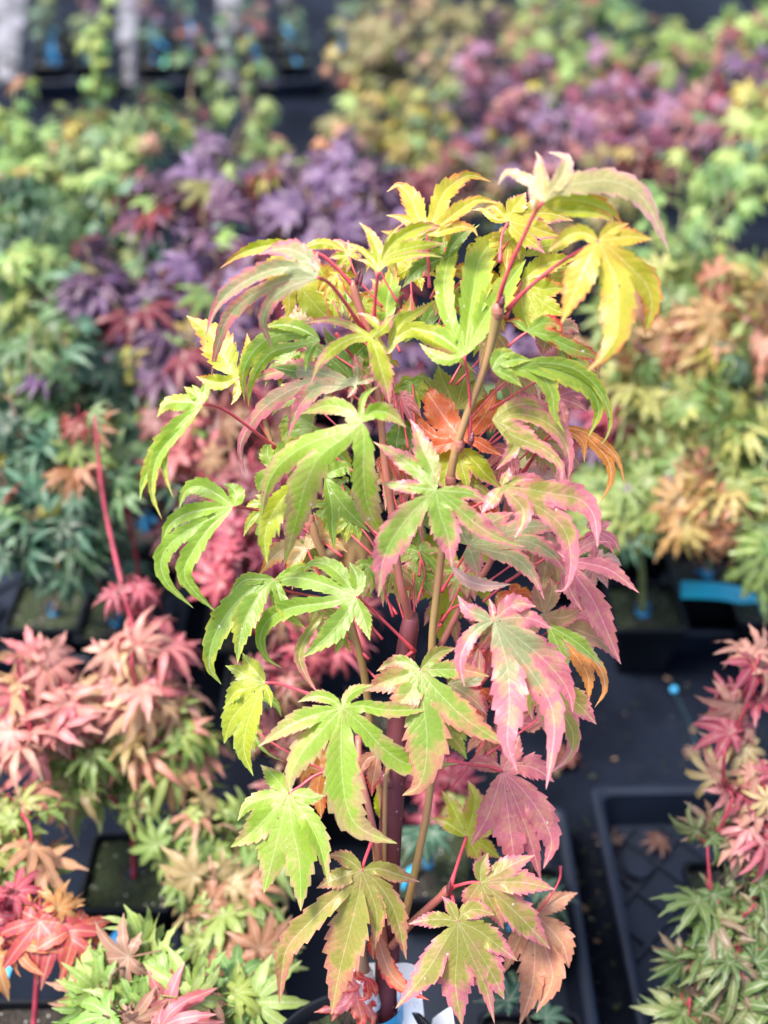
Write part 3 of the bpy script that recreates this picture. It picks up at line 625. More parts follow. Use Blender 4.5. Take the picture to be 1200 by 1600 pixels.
leaf(-7.5, G, PK, (681, 766), None, [(14, (655, 738), (625, 714), (583, 690)), (10, (650, 762), (620, 759), (590, 755)), (15, (676, 735), (660, 700), (652, 675), (640, 654)), (23, (655, 790), (625, 825), (600, 872), (591, 934)),
    (20, (687, 800), (700, 840), (706, 886)), (15, (705, 784), (745, 820), (782, 842), (820, 855)), (10, (710, 768), (738, 772), (767, 788)), (4, (682, 745), (681, 735), (679, 725))], pig=.48, label='seven pointed leaf, pink with green veins, at the centre')
leaf(-5.5, PW, PW, (704, 884), None, [(10, (728, 906), (760, 915), (799, 913))], pig=.4)
leaf(-6.5, OL, PK, (784, 761), [(770, 772), (745, 790), (715, 800, -2)], [(11, (775, 772), (765, 785), (752, 802)), (7, (788, 750), (793, 742), (796, 730)), (9, (805, 752), (835, 750), (866, 766)), (20, (815, 763), (865, 772), (905, 780), (928, 806), (934, 856)),
    (16, (815, 778), (860, 805), (885, 835), (892, 878), (884, 918), (866, 924)), (14, (800, 775), (817, 795), (816, 818), (804, 841))], pig=.75, dome=.8, label='large pink leaf arching over the right side')
leaf(-4, GY, PK, (732, 852), [(722, 875), (705, 900), (690, 925, -2)], [(14, (737, 868), (743, 885), (746, 903)), (13, (765, 860), (805, 872), (832, 898), (851, 937)), (14, (770, 850), (820, 845), (860, 865), (882, 892), (890, 915)), (20, (748, 835), (770, 815), (803, 800)),
    (12, (724, 838), (717, 826), (712, 812)), (15, (775, 835), (835, 822), (898, 826))], pig=.4)
leaf(0, PK, PK, (890, 877), None, [(12, (915, 880), (955, 892), (999, 927)), (17, (900, 900), (925, 935), (948, 985), (970, 1038)), (9, (902, 862), (925, 848), (952, 846)), (10, (886, 900), (892, 925), (910, 955)), (11, (870, 862), (850, 850), (835, 835))], pig=.5)
leaf(5, YG, G, (716, 882), None, [(26, (690, 868), (665, 850), (636, 832)), (22, (690, 900), (650, 918), (605, 925)), (22, (706, 915), (698, 960), (688, 1012)), (14, (735, 900), (755, 922), (765, 950)), (14, (740, 870), (775, 860), (800, 858))], pig=.1, label='backlit yellow green leaf behind the shoots')
leaf(1, PG, PK, (850, 958), None, [(12, (845, 940), (840, 922), (838, 906)), (12, (858, 938), (862, 920), (860, 902)), (14, (870, 966), (890, 962), (912, 948)), (15, (875, 975), (912, 988), (945, 1005), (971, 1038)), (11, (865, 985), (890, 1002), (915, 1040)), (9, (838, 975), (826, 990), (818, 1005))], pig=.4)
leaf(-4, G, GY, (858, 978), None, [(11, (885, 993), (915, 1015), (944, 1044)), (12, (868, 1000), (880, 1030), (885, 1065))], pig=.3, fold=.4)
leaf(-1, OR, OR, (880, 1000), None, [(7, (912, 1018), (938, 1045), (945, 1078), (929, 1106)), (11, (900, 1025), (918, 1055), (920, 1098))], pig=.4)
leaf(-8.5, GY, PK, (772, 970), [(750, 958), (725, 945), (705, 952), (690, 972, -2)], [(11, (750, 980), (730, 1002), (719, 1035), (726, 1074)), (11, (748, 960), (730, 952), (715, 930)), (5, (770, 955), (768, 945), (764, 935)), (15, (790, 953), (812, 943), (838, 948)), (15, (800, 965), (832, 967), (863, 983)),
    (24, (782, 1000), (794, 1050), (796, 1110), (793, 1160), (808, 1206)), (24, (800, 990), (840, 1022), (872, 1055), (890, 1085), (895, 1114)), (18, (795, 1003), (830, 1050), (858, 1095), (866, 1135), (862, 1180), (853, 1234))], pig=.72, dome=.7, ruffle=.16, label='large mottled pink leaf with grey green veins')
leaf(-3, OL, PK, (862, 1062), None, [(18, (885, 1085), (908, 1105), (932, 1132)), (11, (878, 1110), (895, 1145), (890, 1180), (860, 1208)), (13, (855, 1090), (850, 1120), (855, 1150)), (12, (840, 1080), (828, 1100), (832, 1125))], pig=.4)
leaf(1.5, ORD, PK, (750, 1075), [(760, 1040), (755, 1015, 1)], [(12, (748, 1095), (752, 1112), (760, 1130)), (10, (770, 1090), (785, 1102), (800, 1110)), (10, (730, 1085), (735, 1098), (745, 1108)), (9, (752, 1050), (753, 1035), (753, 1020))], pig=.4)
leaf(-1.5, GY, DP, (700, 1068), None, [(15, (722, 1080), (742, 1095), (760, 1116)), (11, (718, 1065), (730, 1055), (748, 1012)), (11, (740, 1062), (748, 1045), (750, 1015))], pig=.5)
leaf(3, DP, TAN, (800, 1120), None, [(14, (820, 1130), (840, 1128), (850, 1112)), (14, (790, 1140), (780, 1150), (765, 1156)), (12, (815, 1105), (830, 1095), (845, 1090))], pig=.4)
# -- middle left
leaf(-5, G, GB, (556, 933), [(575, 947), (612, 982), (648, 1018, -1)], [(12, (559, 915), (556, 897), (546, 878)), (13, (540, 908), (514, 884), (488, 880), (472, 896)), (14, (520, 917), (470, 903), (438, 908), (426, 928), (427, 952)), (13, (510, 942), (455, 950), (420, 968), (406, 998), (416, 1028), (441, 1044)),
    (16, (538, 963), (512, 994), (473, 1028)), (11, (562, 950), (570, 972), (578, 1001))], pig=.15, petr=2.6, ruffle=.06, label='crisp green leaf in front of the dark gap')
leaf(-2, G, YG, (430, 905), [(445, 922), (470, 928), (500, 935, 0)], [(17, (400, 915), (362, 950), (335, 995), (327, 1040), (346, 1070)), (17, (408, 925), (385, 965), (375, 1000), (371, 1037)), (9, (405, 905), (380, 908), (356, 932)), (10, (435, 925), (447, 955), (478, 983)), (9, (455, 895), (470, 885), (490, 890))], pig=.2)
leaf(-1, OL, PK, (508, 955), None, [(8, (485, 985), (468, 1020), (475, 1050), (499, 1087)), (8, (520, 965), (530, 975), (540, 990))], pig=.5)
leaf(.5, PG, OR, (480, 858), [(490, 880), (512, 920, 0)], [(13, (455, 855), (430, 868), (405, 898)), (10, (505, 842), (525, 850), (543, 863)), (12, (490, 835), (495, 820), (490, 800)), (11, (465, 870), (455, 885), (450, 900))], pig=.35)
leaf(-3.5, YG, G, (414, 1067), [(435, 1068), (465, 1078), (492, 1088, -3)], [(12, (400, 1050), (388, 1036), (379, 1020)), (12, (392, 1060), (372, 1048), (352, 1040)), (14, (390, 1075), (368, 1082), (351, 1108)), (20, (390, 1092), (362, 1125), (350, 1162)), (18, (398, 1100), (384, 1140), (382, 1175), (396, 1213)), (6, (418, 1080), (422, 1092), (424, 1106))], pig=.15, petr=2.6, ruffle=.06)
leaf(2, G, G, (400, 1100), None, [(3, (398, 1150), (420, 1178), (447, 1191)), (6, (410, 1090), (430, 1100), (440, 1120))], pig=.1)
# -- lower middle
leaf(-8.5, GB, PG, (535, 1106), None, [(9, (515, 1092), (490, 1088), (465, 1097)), (15, (500, 1115), (455, 1133), (403, 1167)), (21, (510, 1133), (474, 1172), (453, 1215), (455, 1246)), (26, (533, 1145), (534, 1200), (541, 1255), (556, 1288), (585, 1306), (621, 1318)),
    (17, (565, 1132), (602, 1172), (645, 1196), (716, 1193)), (11, (565, 1103), (610, 1110), (682, 1107)), (9, (544, 1088), (560, 1077), (584, 1070))], pig=.42, dome=.9, tilt=(0, -.25), ruffle=.07, label='front green leaf with a buff brown centre')
leaf(-5.5, G, TAN, (657, 1047), [(640, 1040), (632, 1030), (645, 1018, -1)], [(10, (630, 1035), (610, 1036), (588, 1049)), (17, (630, 1056), (600, 1066), (568, 1080)), (30, (660, 1090), (667, 1150), (664, 1200), (652, 1230), (628, 1243)), (20, (645, 1075), (625, 1100), (606, 1125)),
    (20, (685, 1082), (730, 1125), (795, 1168)), (13, (695, 1046), (730, 1048), (765, 1057)), (10, (675, 1028), (690, 1018), (714, 1012))], pig=.45, dome=.9, ruffle=.07, label='green and tan leaf in front of the trunk')
leaf(-4.5, GB, PG, (450, 1240), [(470, 1228), (492, 1212), (525, 1200, -3)], [(14, (436, 1222), (422, 1207), (407, 1195)), (13, (420, 1246), (388, 1258), (371, 1283)), (20, (425, 1268), (392, 1302), (360, 1324)), (28, (440, 1285), (425, 1345), (412, 1396)), (25, (456, 1290), (468, 1350), (470, 1424)), (15, (475, 1272), (500, 1322), (513, 1384)), (12, (472, 1243), (490, 1246), (509, 1243))],
    pig=.2, dome=.8, ruffle=.07, petr=2.6, label='broad yellow green leaf at lower left')
leaf(1, OR, ORD, (502, 1205), None, [(14, (496, 1235), (500, 1255), (502, 1279)), (10, (485, 1200), (475, 1210), (470, 1225)), (9, (500, 1185), (495, 1172), (500, 1158))], pig=.4)
leaf(-3, TAN, RD, (590, 1180), None, [(10, (586, 1205), (582, 1225), (581, 1245)), (9, (575, 1185), (565, 1200), (560, 1215))], pig=.4)
leaf(2, YG, TAN, (590, 1236), None, [(9, (592, 1252), (598, 1270), (604, 1290)), (5, (612, 1240), (608, 1262), (601, 1282))], pig=.3)
leaf(-6, OL, TAN, (565, 1361), [(572, 1338), (583, 1311, -2.4)], [(12, (590, 1357), (620, 1366), (656, 1378)), (15, (590, 1380), (617, 1425), (635, 1500)), (29, (560, 1400), (545, 1460), (530, 1520), (518, 1586)), (17, (535, 1392), (490, 1435), (450, 1480), (441, 1520), (437, 1572)),
    (14, (540, 1368), (518, 1376), (494, 1388)), (11, (550, 1348), (532, 1338), (510, 1337)), (14, (577, 1390), (589, 1430), (586, 1484))], pig=.45, dome=.7, ruffle=.1, petr=3, label='mottled olive and tan leaf above the pot')
leaf(-4, TAN, RD, (589, 1452), None, [(12, (597, 1488), (613, 1525), (640, 1548), (671, 1563)), (9, (586, 1470), (582, 1485), (584, 1500))], pig=.4)
leaf(-2.5, DP, RD, (556, 1545), [(568, 1535), (580, 1550), (575, 1565, 0)], [(13, (545, 1560), (530, 1575), (518, 1596)), (12, (560, 1570), (565, 1590), (560, 1610)), (9, (540, 1568), (518, 1575), (490, 1582)), (12, (555, 1530), (548, 1540), (535, 1550)), (12, (575, 1575), (582, 1590), (580, 1606))], pig=.55, ruffle=.4)
leaf(-3, RD, RD, (572, 1528), [(560, 1540), (545, 1572, -1)], [(6, (580, 1535), (586, 1548), (587, 1560)), (6, (562, 1526), (558, 1520), (556, 1512)), (7, (575, 1550), (570, 1560), (560, 1562))], pig=.55, ruffle=.4, petr=2.8)
# -- lower right
leaf(-1, DP, DP, (785, 1205), [(765, 1198), (744, 1196), (700, 1188, -1.5)], [(11, (765, 1196), (745, 1192), (724, 1198)), (14, (793, 1190), (804, 1172), (812, 1148)), (18, (810, 1196), (838, 1202), (866, 1222)), (20, (815, 1232), (848, 1278), (862, 1318), (849, 1358)), (15, (805, 1250), (828, 1310), (846, 1378)), (26, (791, 1250), (799, 1310), (807, 1368)), (16, (775, 1240), (760, 1280), (735, 1323))],
    pig=.7, petr=3, label='dusky rose leaf behind the right side')
leaf(1.5, YG, TAN, (729, 1307), [(718, 1340), (704, 1384, -2.2)], [(12, (716, 1280), (705, 1258), (690, 1235)), (15, (738, 1275), (742, 1248), (731, 1219)), (10, (712, 1295), (695, 1284), (672, 1278)), (12, (750, 1300), (765, 1290), (782, 1282)), (12, (738, 1322), (745, 1335), (753, 1347)), (12, (748, 1316), (765, 1328), (783, 1342))], pig=.2, petr=2.8)
leaf(-5, OL, PK, (751, 1379), [(735, 1379), (718, 1383), (703, 1388, -2.2)], [(12, (751, 1360), (756, 1345), (763, 1332)), (15, (775, 1366), (802, 1350), (836, 1336)), (18, (785, 1378), (825, 1380), (868, 1390)), (21, (780, 1402), (820, 1440), (860, 1483)), (15, (762, 1402), (775, 1425), (787, 1452)), (13, (742, 1392), (733, 1406), (729, 1424))], pig=.5, ruffle=.08, petr=2.8)
leaf(-7.5, OL, PK, (715, 1439), [(712, 1420), (706, 1398, -2.2)], [(8, (708, 1424), (700, 1410), (690, 1400)), (11, (690, 1436), (665, 1438), (638, 1444)), (19, (695, 1472), (665, 1520), (618, 1576)), (26, (715, 1480), (712, 1540), (722, 1604)), (24, (738, 1472), (768, 1520), (788, 1562)), (13, (735, 1490), (758, 1540), (773, 1600)), (16, (745, 1453), (775, 1475), (809, 1502)), (13, (728, 1426), (748, 1421), (773, 1430))],
    pig=.5, dome=.7, ruffle=.1, petr=2.4, label='wide pink and green leaf at the bottom right of the pot')
leaf(-1.5, TAN, TAN, (837, 1428), [(856, 1407), (874, 1375), (876, 1353, -1)], [(14, (858, 1414), (880, 1402), (903, 1395)), (20, (858, 1450), (880, 1478), (889, 1513)), (20, (836, 1480), (832, 1540), (812, 1602)), (20, (852, 1480), (863, 1530), (838, 1583)), (13, (820, 1450), (803, 1485), (786, 1523))], pig=.6, petr=1.6)
# filler leaves deeper in the crown
def filler(z, ci, co, x, y, r, a0, rnd=random.Random(9)):
    lb = []
    for a in (-125, -82, -40, 0, 40, 82, 125):
        q = R(a0 + a + rnd.uniform(-9, 9)); l = r * (1 - abs(a) / 240) * rnd.uniform(.85, 1.2); sag = rnd.uniform(4, 26)
        lb.append((r * .15, (x + math.sin(q) * l * .4, y - math.cos(q) * l * .4), (x + math.sin(q) * l * .75, y - math.cos(q) * l * .7 + sag * .3), (x + math.sin(q) * l, y - math.cos(q) * l + sag)))
    leaf(z, ci, co, (x, y), [(x + rnd.uniform(-10, 10) + (650 - x) * .2, y + 35), (650 + (x - 650) * .5, y + 80, 0)], lb, pig=rnd.uniform(.25, .55), dome=2.2, petr=1.6)
for a in ((6, OL, PK, 850, 700, 60, 60), (7, G, OL, 660, 820, 60, -40), (6, PG, DP, 860, 860, 70, 120), (7, DP, DP, 800, 1010, 70, 200), (6, OL, G, 690, 1130, 70, 190), (6, DP, OL, 800, 1060, 60, 120),
          (6, G, PG, 480, 620, 60, -60), (6, YG, OR, 760, 470, 60, 60), (6, YG, OR, 640, 420, 60, 20), (7, G, GY, 540, 470, 60, -20), (7, GD, OL, 640, 700, 60, 180), (7, G, YG, 520, 790, 50, 200), (6, PK, PW, 930, 880, 50, 110),
          (1.5, YG, PK, 545, 400, 42, -40), (2.5, GB, OR, 690, 345, 45, 10), (3.5, YG, OR, 735, 430, 55, 40), (4, G, PK, 600, 470, 55, -30), (4.5, YG, G, 520, 470, 55, -60), (3, YG, OR, 860, 430, 50, 60), (4, OR, ORD, 760, 640, 50, 30), (3, PK, DP, 870, 620, 55, 70),
          (2.5, OL, PK, 840, 690, 55, 100), (3, G, OL, 455, 560, 50, -70), (3.5, PG, PK, 470, 500, 50, -40), (2.5, PW, PK, 790, 820, 60, 120), (3, DP, PK, 900, 960, 60, 110), (4, ORD, OR, 800, 930, 50, 150), (3, PK, OR, 830, 1030, 55, 160), (3.5, G, YG, 420, 790, 45, -120),
          (4, G, PG, 590, 880, 45, 200), (3.5, OL, G, 560, 780, 50, 190), (4, DP, PK, 870, 1100, 50, 150), (3, YG, G, 385, 1130, 40, 200), (4, PG, PK, 640, 760, 50, 170), (3, TAN, PK, 760, 1150, 45, 170), (2.5, YG, PK, 700, 470, 45, 30), (4, YG, OR, 590, 560, 50, 180),
          (5, OL, PK, 700, 940, 55, 160), (3, G, YG, 645, 600, 45, 180), (3.5, PK, DP, 930, 830, 45, 100), (2, G, OR, 880, 560, 45, 110)):
    filler(*a)
rc_ = random.Random(77)
for k in range(44):
    while True:
        x, y = rc_.uniform(420, 900), rc_.uniform(340, 1090) if k < 26 else rc_.uniform(340, 900)
        if ((x - 670) / 215) ** 2 + ((y - 700) / 400) ** 2 < 1: break
    if y < 520: c1, c2 = rc_.choice(((YG, OR), (YE, OR), (YG, PK), (GB, YE)))
    elif x < 600: c1, c2 = rc_.choice(((G, YG), (GB, PG), (G, PK), (OL, PK)))
    else: c1, c2 = rc_.choice(((OL, PK), (PG, PK), (PK, DP), (G, PK), (ORD, PK)))
    filler(rc_.uniform(1.5, 5) if k < 26 else rc_.uniform(-.5, 2), c1, c2, x, y, rc_.uniform(34, 52), rc_.uniform(90, 270))
# ================================================================ plants behind
def far_template(kind, seed):
    rnd = random.Random(seed)
    if kind == 'dissect':   spec = [(a, (1 - abs(a) / 260) * rnd.uniform(.85, 1.1), .055) for a in (-130, -95, -62, -30, 0, 30, 62, 95, 130)]; te = 1.5
    elif kind == 'broad':   spec = [(a, l * rnd.uniform(.9, 1.08), .20) for a, l in ((-105, .55), (-55, .85), (0, 1), (55, .85), (105, .55))]; te = .3
    elif kind == 'curl':    spec = [(a, l * rnd.uniform(.75, 1.2), .085) for a, l in ((-120, .5), (-75, .8), (-36, .95), (0, 1), (36, .95), (75, .8), (120, .5))]; te = .2
    else:                   spec = [(a, l * rnd.uniform(.9, 1.1), .105) for a, l in ((-125, .42), (-78, .75), (-38, .95), (0, 1), (38, .95), (78, .75), (125, .42))]; te = .25
    LB = []
    for a, l, hw in spec:
        q = R(a + rnd.uniform(-5, 5)); dr = rnd.uniform(.18, .42) * (1.9 if kind in ('curl',) else 1.2 if kind == 'dissect' else 1)
        dv = Vector((math.sin(q), math.cos(q), 0)); cu = rnd.uniform(-.12, .12); sd = Vector((dv.y, -dv.x, 0))
        pts = [dv * l * .35 + Vector((0, 0, .04)), dv * l * .7 + sd * cu * .5 * l - Vector((0, 0, dr * l * .35)), dv * l * (1 - dr * .25) + sd * cu * l - Vector((0, 0, dr * l))]
        LB.append((hw, pts))
    ns, per = (12, 3) if kind != 'dissect' else (16, 2)
    V, FC, LV, PGm = leaf_geo(Vector((0, 0, 0)), LB, Vector((0, 0, 1)), NS=ns, NL=1, fold=.35, ruffle=.2, teeth=te, rnd=rnd, period=per if kind != 'dissect' else 2 + 1, twist=.5)
    # short stalk
    n = len(V); st = [Vector((0, 0, 0)), Vector((0, -.25, -.03)), Vector((0, -.5, -.14))]
    for p in st:
        for k in range(3): V.append(p + Vector((.018 * math.cos(k * 2.09), 0, .018 * math.sin(k * 2.09)))); LV.append((.5, 0, 1))
    for i in range(2):
        for k in range(3): FC.append((n + i * 3 + k, n + i * 3 + (k + 1) % 3, n + i * 3 + 3 + (k + 1) % 3, n + i * 3 + 3 + k))
    me = bpy.data.meshes.new('leaf_' + kind); me.from_pydata([tuple(v) for v in V], [], FC); set_attrs(me, LV); me.materials.append(M_FAR)
    me.polygons.foreach_set('use_smooth', [True] * len(me.polygons)); me.update(); return me
TPL = {k: [far_template(k, s + 11 * i) for s in range(5)] for i, k in enumerate(('palm', 'dissect', 'broad', 'curl'))}
TPL['mix'] = TPL['palm'] + TPL['curl'] + TPL['palm'][:3]
FL = .42
def K(r, g, b): return tuple(x * FL for x in s2l((r, g, b)))
PAL = dict(
    lime=[K(176, 220, 120), K(200, 230, 130), K(150, 200, 110), K(190, 210, 100)],
    green=[K(110, 165, 95), K(140, 190, 120), K(95, 140, 80), K(165, 200, 120), K(175, 190, 90)],
    teal=[K(84, 138, 108), K(105, 165, 130), K(66, 112, 84), K(130, 180, 140), K(76, 124, 82)],
    purple=[K(126, 82, 136), K(156, 116, 168), K(104, 58, 104), K(140, 88, 130), K(172, 134, 184), K(146, 42, 66)],
    purplered=[K(132, 56, 92), K(150, 80, 120), K(172, 26, 48), K(110, 52, 92), K(160, 112, 156)],
    mauve=[K(180, 120, 162), K(200, 150, 186), K(166, 82, 118), K(190, 98, 128), K(150, 108, 156), K(200, 126, 126)],
    rose=[K(190, 92, 104), K(214, 130, 130), K(160, 66, 84), K(206, 110, 108), K(150, 80, 76), K(168, 116, 78)],
    magenta=[K(196, 56, 98), K(170, 50, 92), K(220, 90, 120), K(150, 40, 74)],
    hot=[K(232, 96, 116), K(222, 104, 124), K(200, 84, 100)],
    coral=[K(248, 160, 148), K(240, 134, 136), K(246, 184, 160), K(232, 120, 130), K(240, 190, 140), K(250, 172, 160)],
    coralgreen=[K(200, 205, 108), K(176, 196, 96), K(232, 168, 124), K(222, 190, 120), K(150, 184, 84), K(238, 156, 132)],
    pinkgreen=[K(168, 192, 96), K(150, 182, 92), K(198, 172, 118), K(208, 146, 112), K(182, 204, 110), K(140, 176, 88)],
    limepink=[K(190, 222, 108), K(172, 212, 104), K(206, 226, 130), K(226, 170, 140), K(160, 204, 96)],
    fire=[K(230, 112, 90), K(236, 142, 92), K(224, 92, 88), K(232, 164, 92)],
    yellow=[K(214, 206, 96), K(232, 214, 84), K(190, 196, 92), K(206, 178, 96)],
    tan=[K(196, 176, 112), K(178, 172, 98), K(214, 168, 116), K(168, 162, 88), K(206, 190, 128), K(150, 156, 80)],
    lace=[K(168, 198, 96), K(190, 206, 104), K(146, 182, 92), K(206, 204, 104), K(128, 172, 84)],
    peach=[K(236, 164, 116), K(232, 180, 110), K(226, 140, 110), K(222, 196, 106)],
    pinkgrey=[K(164, 180, 108), K(142, 172, 92), K(184, 196, 124), K(196, 156, 130), K(122, 156, 80), K(176, 150, 116)],
    pinkseed=[K(226, 110, 130), K(206, 84, 108), K(236, 150, 150), K(216, 190, 130), K(226, 160, 140)],
    orgreen=[K(214, 140, 90), K(176, 172, 84), K(206, 76, 66), K(160, 164, 84), K(220, 170, 96)],
)
MIXIN = ('green', 'teal', 'yellow', 'rose', 'limepink', 'orgreen', 'lime', 'purple')
def grow(label, blobs, root, kind='palm', size=.05, stem_mat=None, seed=1, pot=True, droop=.35, tagm=True, group=None, pots=.05, z0=.006, rad=.004, poth=.10, face=.55):
    """a potted maple; blobs = (px, py, rx, ry, depth, count, palette, [size factor]) in photo pixels at that depth; root = (x, y) on the ground"""
    rnd = random.Random(seed * 17 + 5); stem_mat = stem_mat or M_FSTEM
    T = empty('potted_maple', (root[0], root[1], z0)); tag(T, label, 'potted plant', group)
    top = z0 + poth - .01
    if pot: sq_pot(T, root[0], root[1], z0, pots, poth, rnd=rnd)
    Bz = Vector((root[0], root[1], top - .02)); kids = []
    blobs = list(blobs)
    if blobs[0][4] > 1.45:                       # a few long young shoots stand clear of the crown
        for b in list(blobs[:3]):
            blobs.append((b[0] + rnd.uniform(-.8, .8) * b[2], b[1] - b[3] - rnd.uniform(8, 30), 12, 26, b[4], 6, b[6], .75))
    cents = [(at(b[0], b[1], b[4]), b) for b in blobs]
    cents.sort(key=lambda c: c[0].z)
    trunks = []
    for c, b in cents:
        start = Bz
        if trunks:
            cand = min((p for tr in trunks for p in tr if p.z < c.z - .02 or p is Bz), key=lambda p: (p - c).length + max(0, p.z - c.z + .05), default=Bz); start = cand
        midp = start.lerp(c, .5) + Vector((rnd.uniform(-.015, .015), rnd.uniform(-.015, .015), .03))
        tip = c + Vector((0, 0, b[3] * b[4] / F * .75))
        S, ln = spline([start, midp, c, tip], 14); r0 = rad * (1 if start is Bz else .6)
        mm = MB(); mm.tube(S, [r0 * (1 - .65 * k / 14) for k in range(15)], 6); mm.obj('stem' if start is Bz else 'branch', stem_mat, T, True)
        trunks.append(S)
    if tagm:
        S0 = trunks[0]; q = S0[1]
        band(T, q, rad * 1.8, .016, rnd=rnd)
    allp = [p for tr in trunks for p in tr]
    tw = MB()
    for c, b in cents:
        px, py, rx, ry, d, n, pal = b[:7]; sf = b[7] if len(b) > 7 else 1
        R1, R2 = rx * d / F, ry * d / F; R3 = min(R1, R2) * .9
        nn_ = int(n * (.82 if d > 1.4 else .85))
        for i in range(max(3, nn_)):
            while True:
                v = Vector((rnd.uniform(-1, 1), rnd.uniform(-1, 1), rnd.uniform(-1, 1)))
                if .15 < v.length < 1: break
            pos = c + RT * v.x * R1 + UP * v.y * R2 + FW * v.z * R3
            near = min(allp, key=lambda p: (p - pos).length_squared)
            out = pos - near; out.z *= .4; out = out.normalized() + Vector((rnd.uniform(-.9, .9), rnd.uniform(-.9, .9), 0))
            if out.length < .004: out = Vector((rnd.uniform(-1, 1), rnd.uniform(-1, 1), 0))
            out.normalize(); Y = (out + Vector((rnd.uniform(-.5, .5), rnd.uniform(-.5, .5), -droop + rnd.uniform(-.45, .6)))).normalized()
            Z = Vector((rnd.uniform(-.75, .75), -face + rnd.uniform(-.7, .7), .9)); Z = (Z - Y * Z.dot(Y)).normalized(); X = Y.cross(Z)
            s = size * sf * rnd.uniform(.55, 1.15) * (.66 if d > 1.4 else .6)
            me = rnd.choice(TPL[kind]); o = bpy.data.objects.new('leaf', me); COL.objects.link(o); o.parent = T
            Mx = Matrix((X, Y, Z)).transposed().to_4x4(); Mx = Matrix.Translation(pos - T.location) @ Mx @ Matrix.Diagonal((s, s, s, 1)); o.matrix_local = Mx
            cc_ = rnd.choice(PAL[pal] if rnd.random() < (.86 if d > 1.4 else 1.1) else PAL[rnd.choice(MIXIN)]); v_ = rnd.uniform(.8, 1.2); o.color = (cc_[0] * v_, cc_[1] * v_, cc_[2] * v_, 1)
            if i % 3 == 0:
                e = pos - Y * s * .5; mm_ = near.lerp(e, .5) + Vector((0, 0, -.004)); tw.tube([near, mm_, e], [rad * .35, rad * .28, rad * .22], 4, False)
    if tw.v:
        o = tw.obj('twigs', stem_mat, T, True); o['kind'] = 'stuff'
    return T
def under(px, py, d, dx=0, dy=0): q = at(px, py, d); return (q.x + dx, q.y + dy)
def xy(px, py, z=.1): q = gnd(px, py, z); return (q.x, q.y)
for nm_, f_ in (('coral', 1.45), ('coralgreen', 1.35), ('purple', 1.15), ('mauve', 1.2), ('pinkgreen', 1.3), ('limepink', 1.25), ('lace', 1.25), ('peach', 1.25), ('lime', 1.25), ('pinkseed', 1.35), ('pinkgrey', 1.0), ('fire', 1.4), ('yellow', 1.2), ('tan', 1.15), ('hot', 1.25), ('magenta', 1.2), ('rose', 1.1)):
    PAL[nm_] = [tuple(min(.85, x * f_) for x in c) for c in PAL[nm_]]
# --- left column
grow('tall thin shoot of lime green leaves standing above the upper left maples', [(150, 60, 22, 26, 2.35, 14, 'lime'), (152, 115, 30, 26, 2.35, 14, 'lime'), (148, 180, 30, 34, 2.35, 16, 'lime'), (152, 240, 30, 34, 2.35, 14, 'lime'), (140, 300, 40, 40, 2.3, 18, 'green')], under(150, 300, 2.3, 0, .05), 'broad', .055, M_GSTEM, 1)
grow('pale lime maple at the left edge of the photo, below the far left tray', [(25, 210, 50, 50, 2.05, 34, 'lime'), (20, 270, 50, 50, 2.0, 30, 'lime'), (70, 340, 70, 60, 2.0, 40, 'green'), (20, 330, 50, 60, 1.95, 30, 'teal'), (60, 250, 40, 40, 2.05, 16, 'limepink')], under(40, 300, 2.0, 0, .1), 'palm', .075, M_GSTEM, 2)
grow('mixed green maple with a few red leaves right of the pale lime one', [(140, 260, 70, 60, 2.1, 44, 'green'), (225, 215, 50, 45, 2.15, 26, 'green'), (175, 275, 40, 30, 2.0, 14, 'lime'), (110, 340, 70, 60, 2.05, 40, 'teal'), (200, 330, 60, 60, 2.05, 34, 'teal'), (235, 205, 30, 30, 2.1, 6, 'limepink'), (130, 185, 40, 30, 2.2, 12, 'yellow')], under(160, 300, 2.1, 0, .1), 'palm', .075, M_FSTEM, 3)
grow('blue green maple at the left edge, halfway up', [(25, 430, 60, 70, 1.8, 44, 'lime', .95), (85, 440, 60, 70, 1.8, 34, 'green'), (40, 520, 70, 50, 1.72, 34, 'green'), (110, 540, 50, 50, 1.75, 24, 'green'), (30, 380, 40, 40, 1.85, 16, 'teal')], under(50, 500, 1.8, 0, .12), 'palm', .08, M_GSTEM, 4)
grow('deep teal green maple in the left tray', [(50, 620, 80, 60, 1.6, 44, 'green'), (120, 590, 50, 50, 1.65, 24, 'teal'), (40, 720, 70, 70, 1.55, 50, 'teal'), (110, 700, 60, 70, 1.6, 34, 'teal'), (150, 790, 50, 60, 1.55, 24, 'teal')], xy(75, 950), 'palm', .085, M_FSTEM, 5)
grow('low teal green maple nearest the left tray front edge', [(30, 800, 60, 60, 1.5, 36, 'teal'), (95, 850, 70, 50, 1.5, 36, 'teal'), (40, 860, 50, 30, 1.48, 18, 'teal')], xy(185, 965), 'palm', .09, M_FSTEM, 6)
grow('small green maple with thin stems in front of the far trays', [(320, 110, 50, 50, 2.5, 22, 'green'), (400, 120, 40, 40, 2.5, 14, 'green'), (300, 190, 50, 60, 2.4, 20, 'green'), (385, 185, 55, 50, 2.4, 24, 'pinkgreen'), (350, 260, 60, 50, 2.3, 20, 'teal'), (250, 190, 40, 40, 2.4, 12, 'rose'), (420, 230, 40, 40, 2.3, 14, 'pinkgreen'), (230, 160, 24, 50, 2.4, 10, 'teal')], under(360, 240, 2.35, 0, .1), 'palm', .06, M_FSTEM, 7)
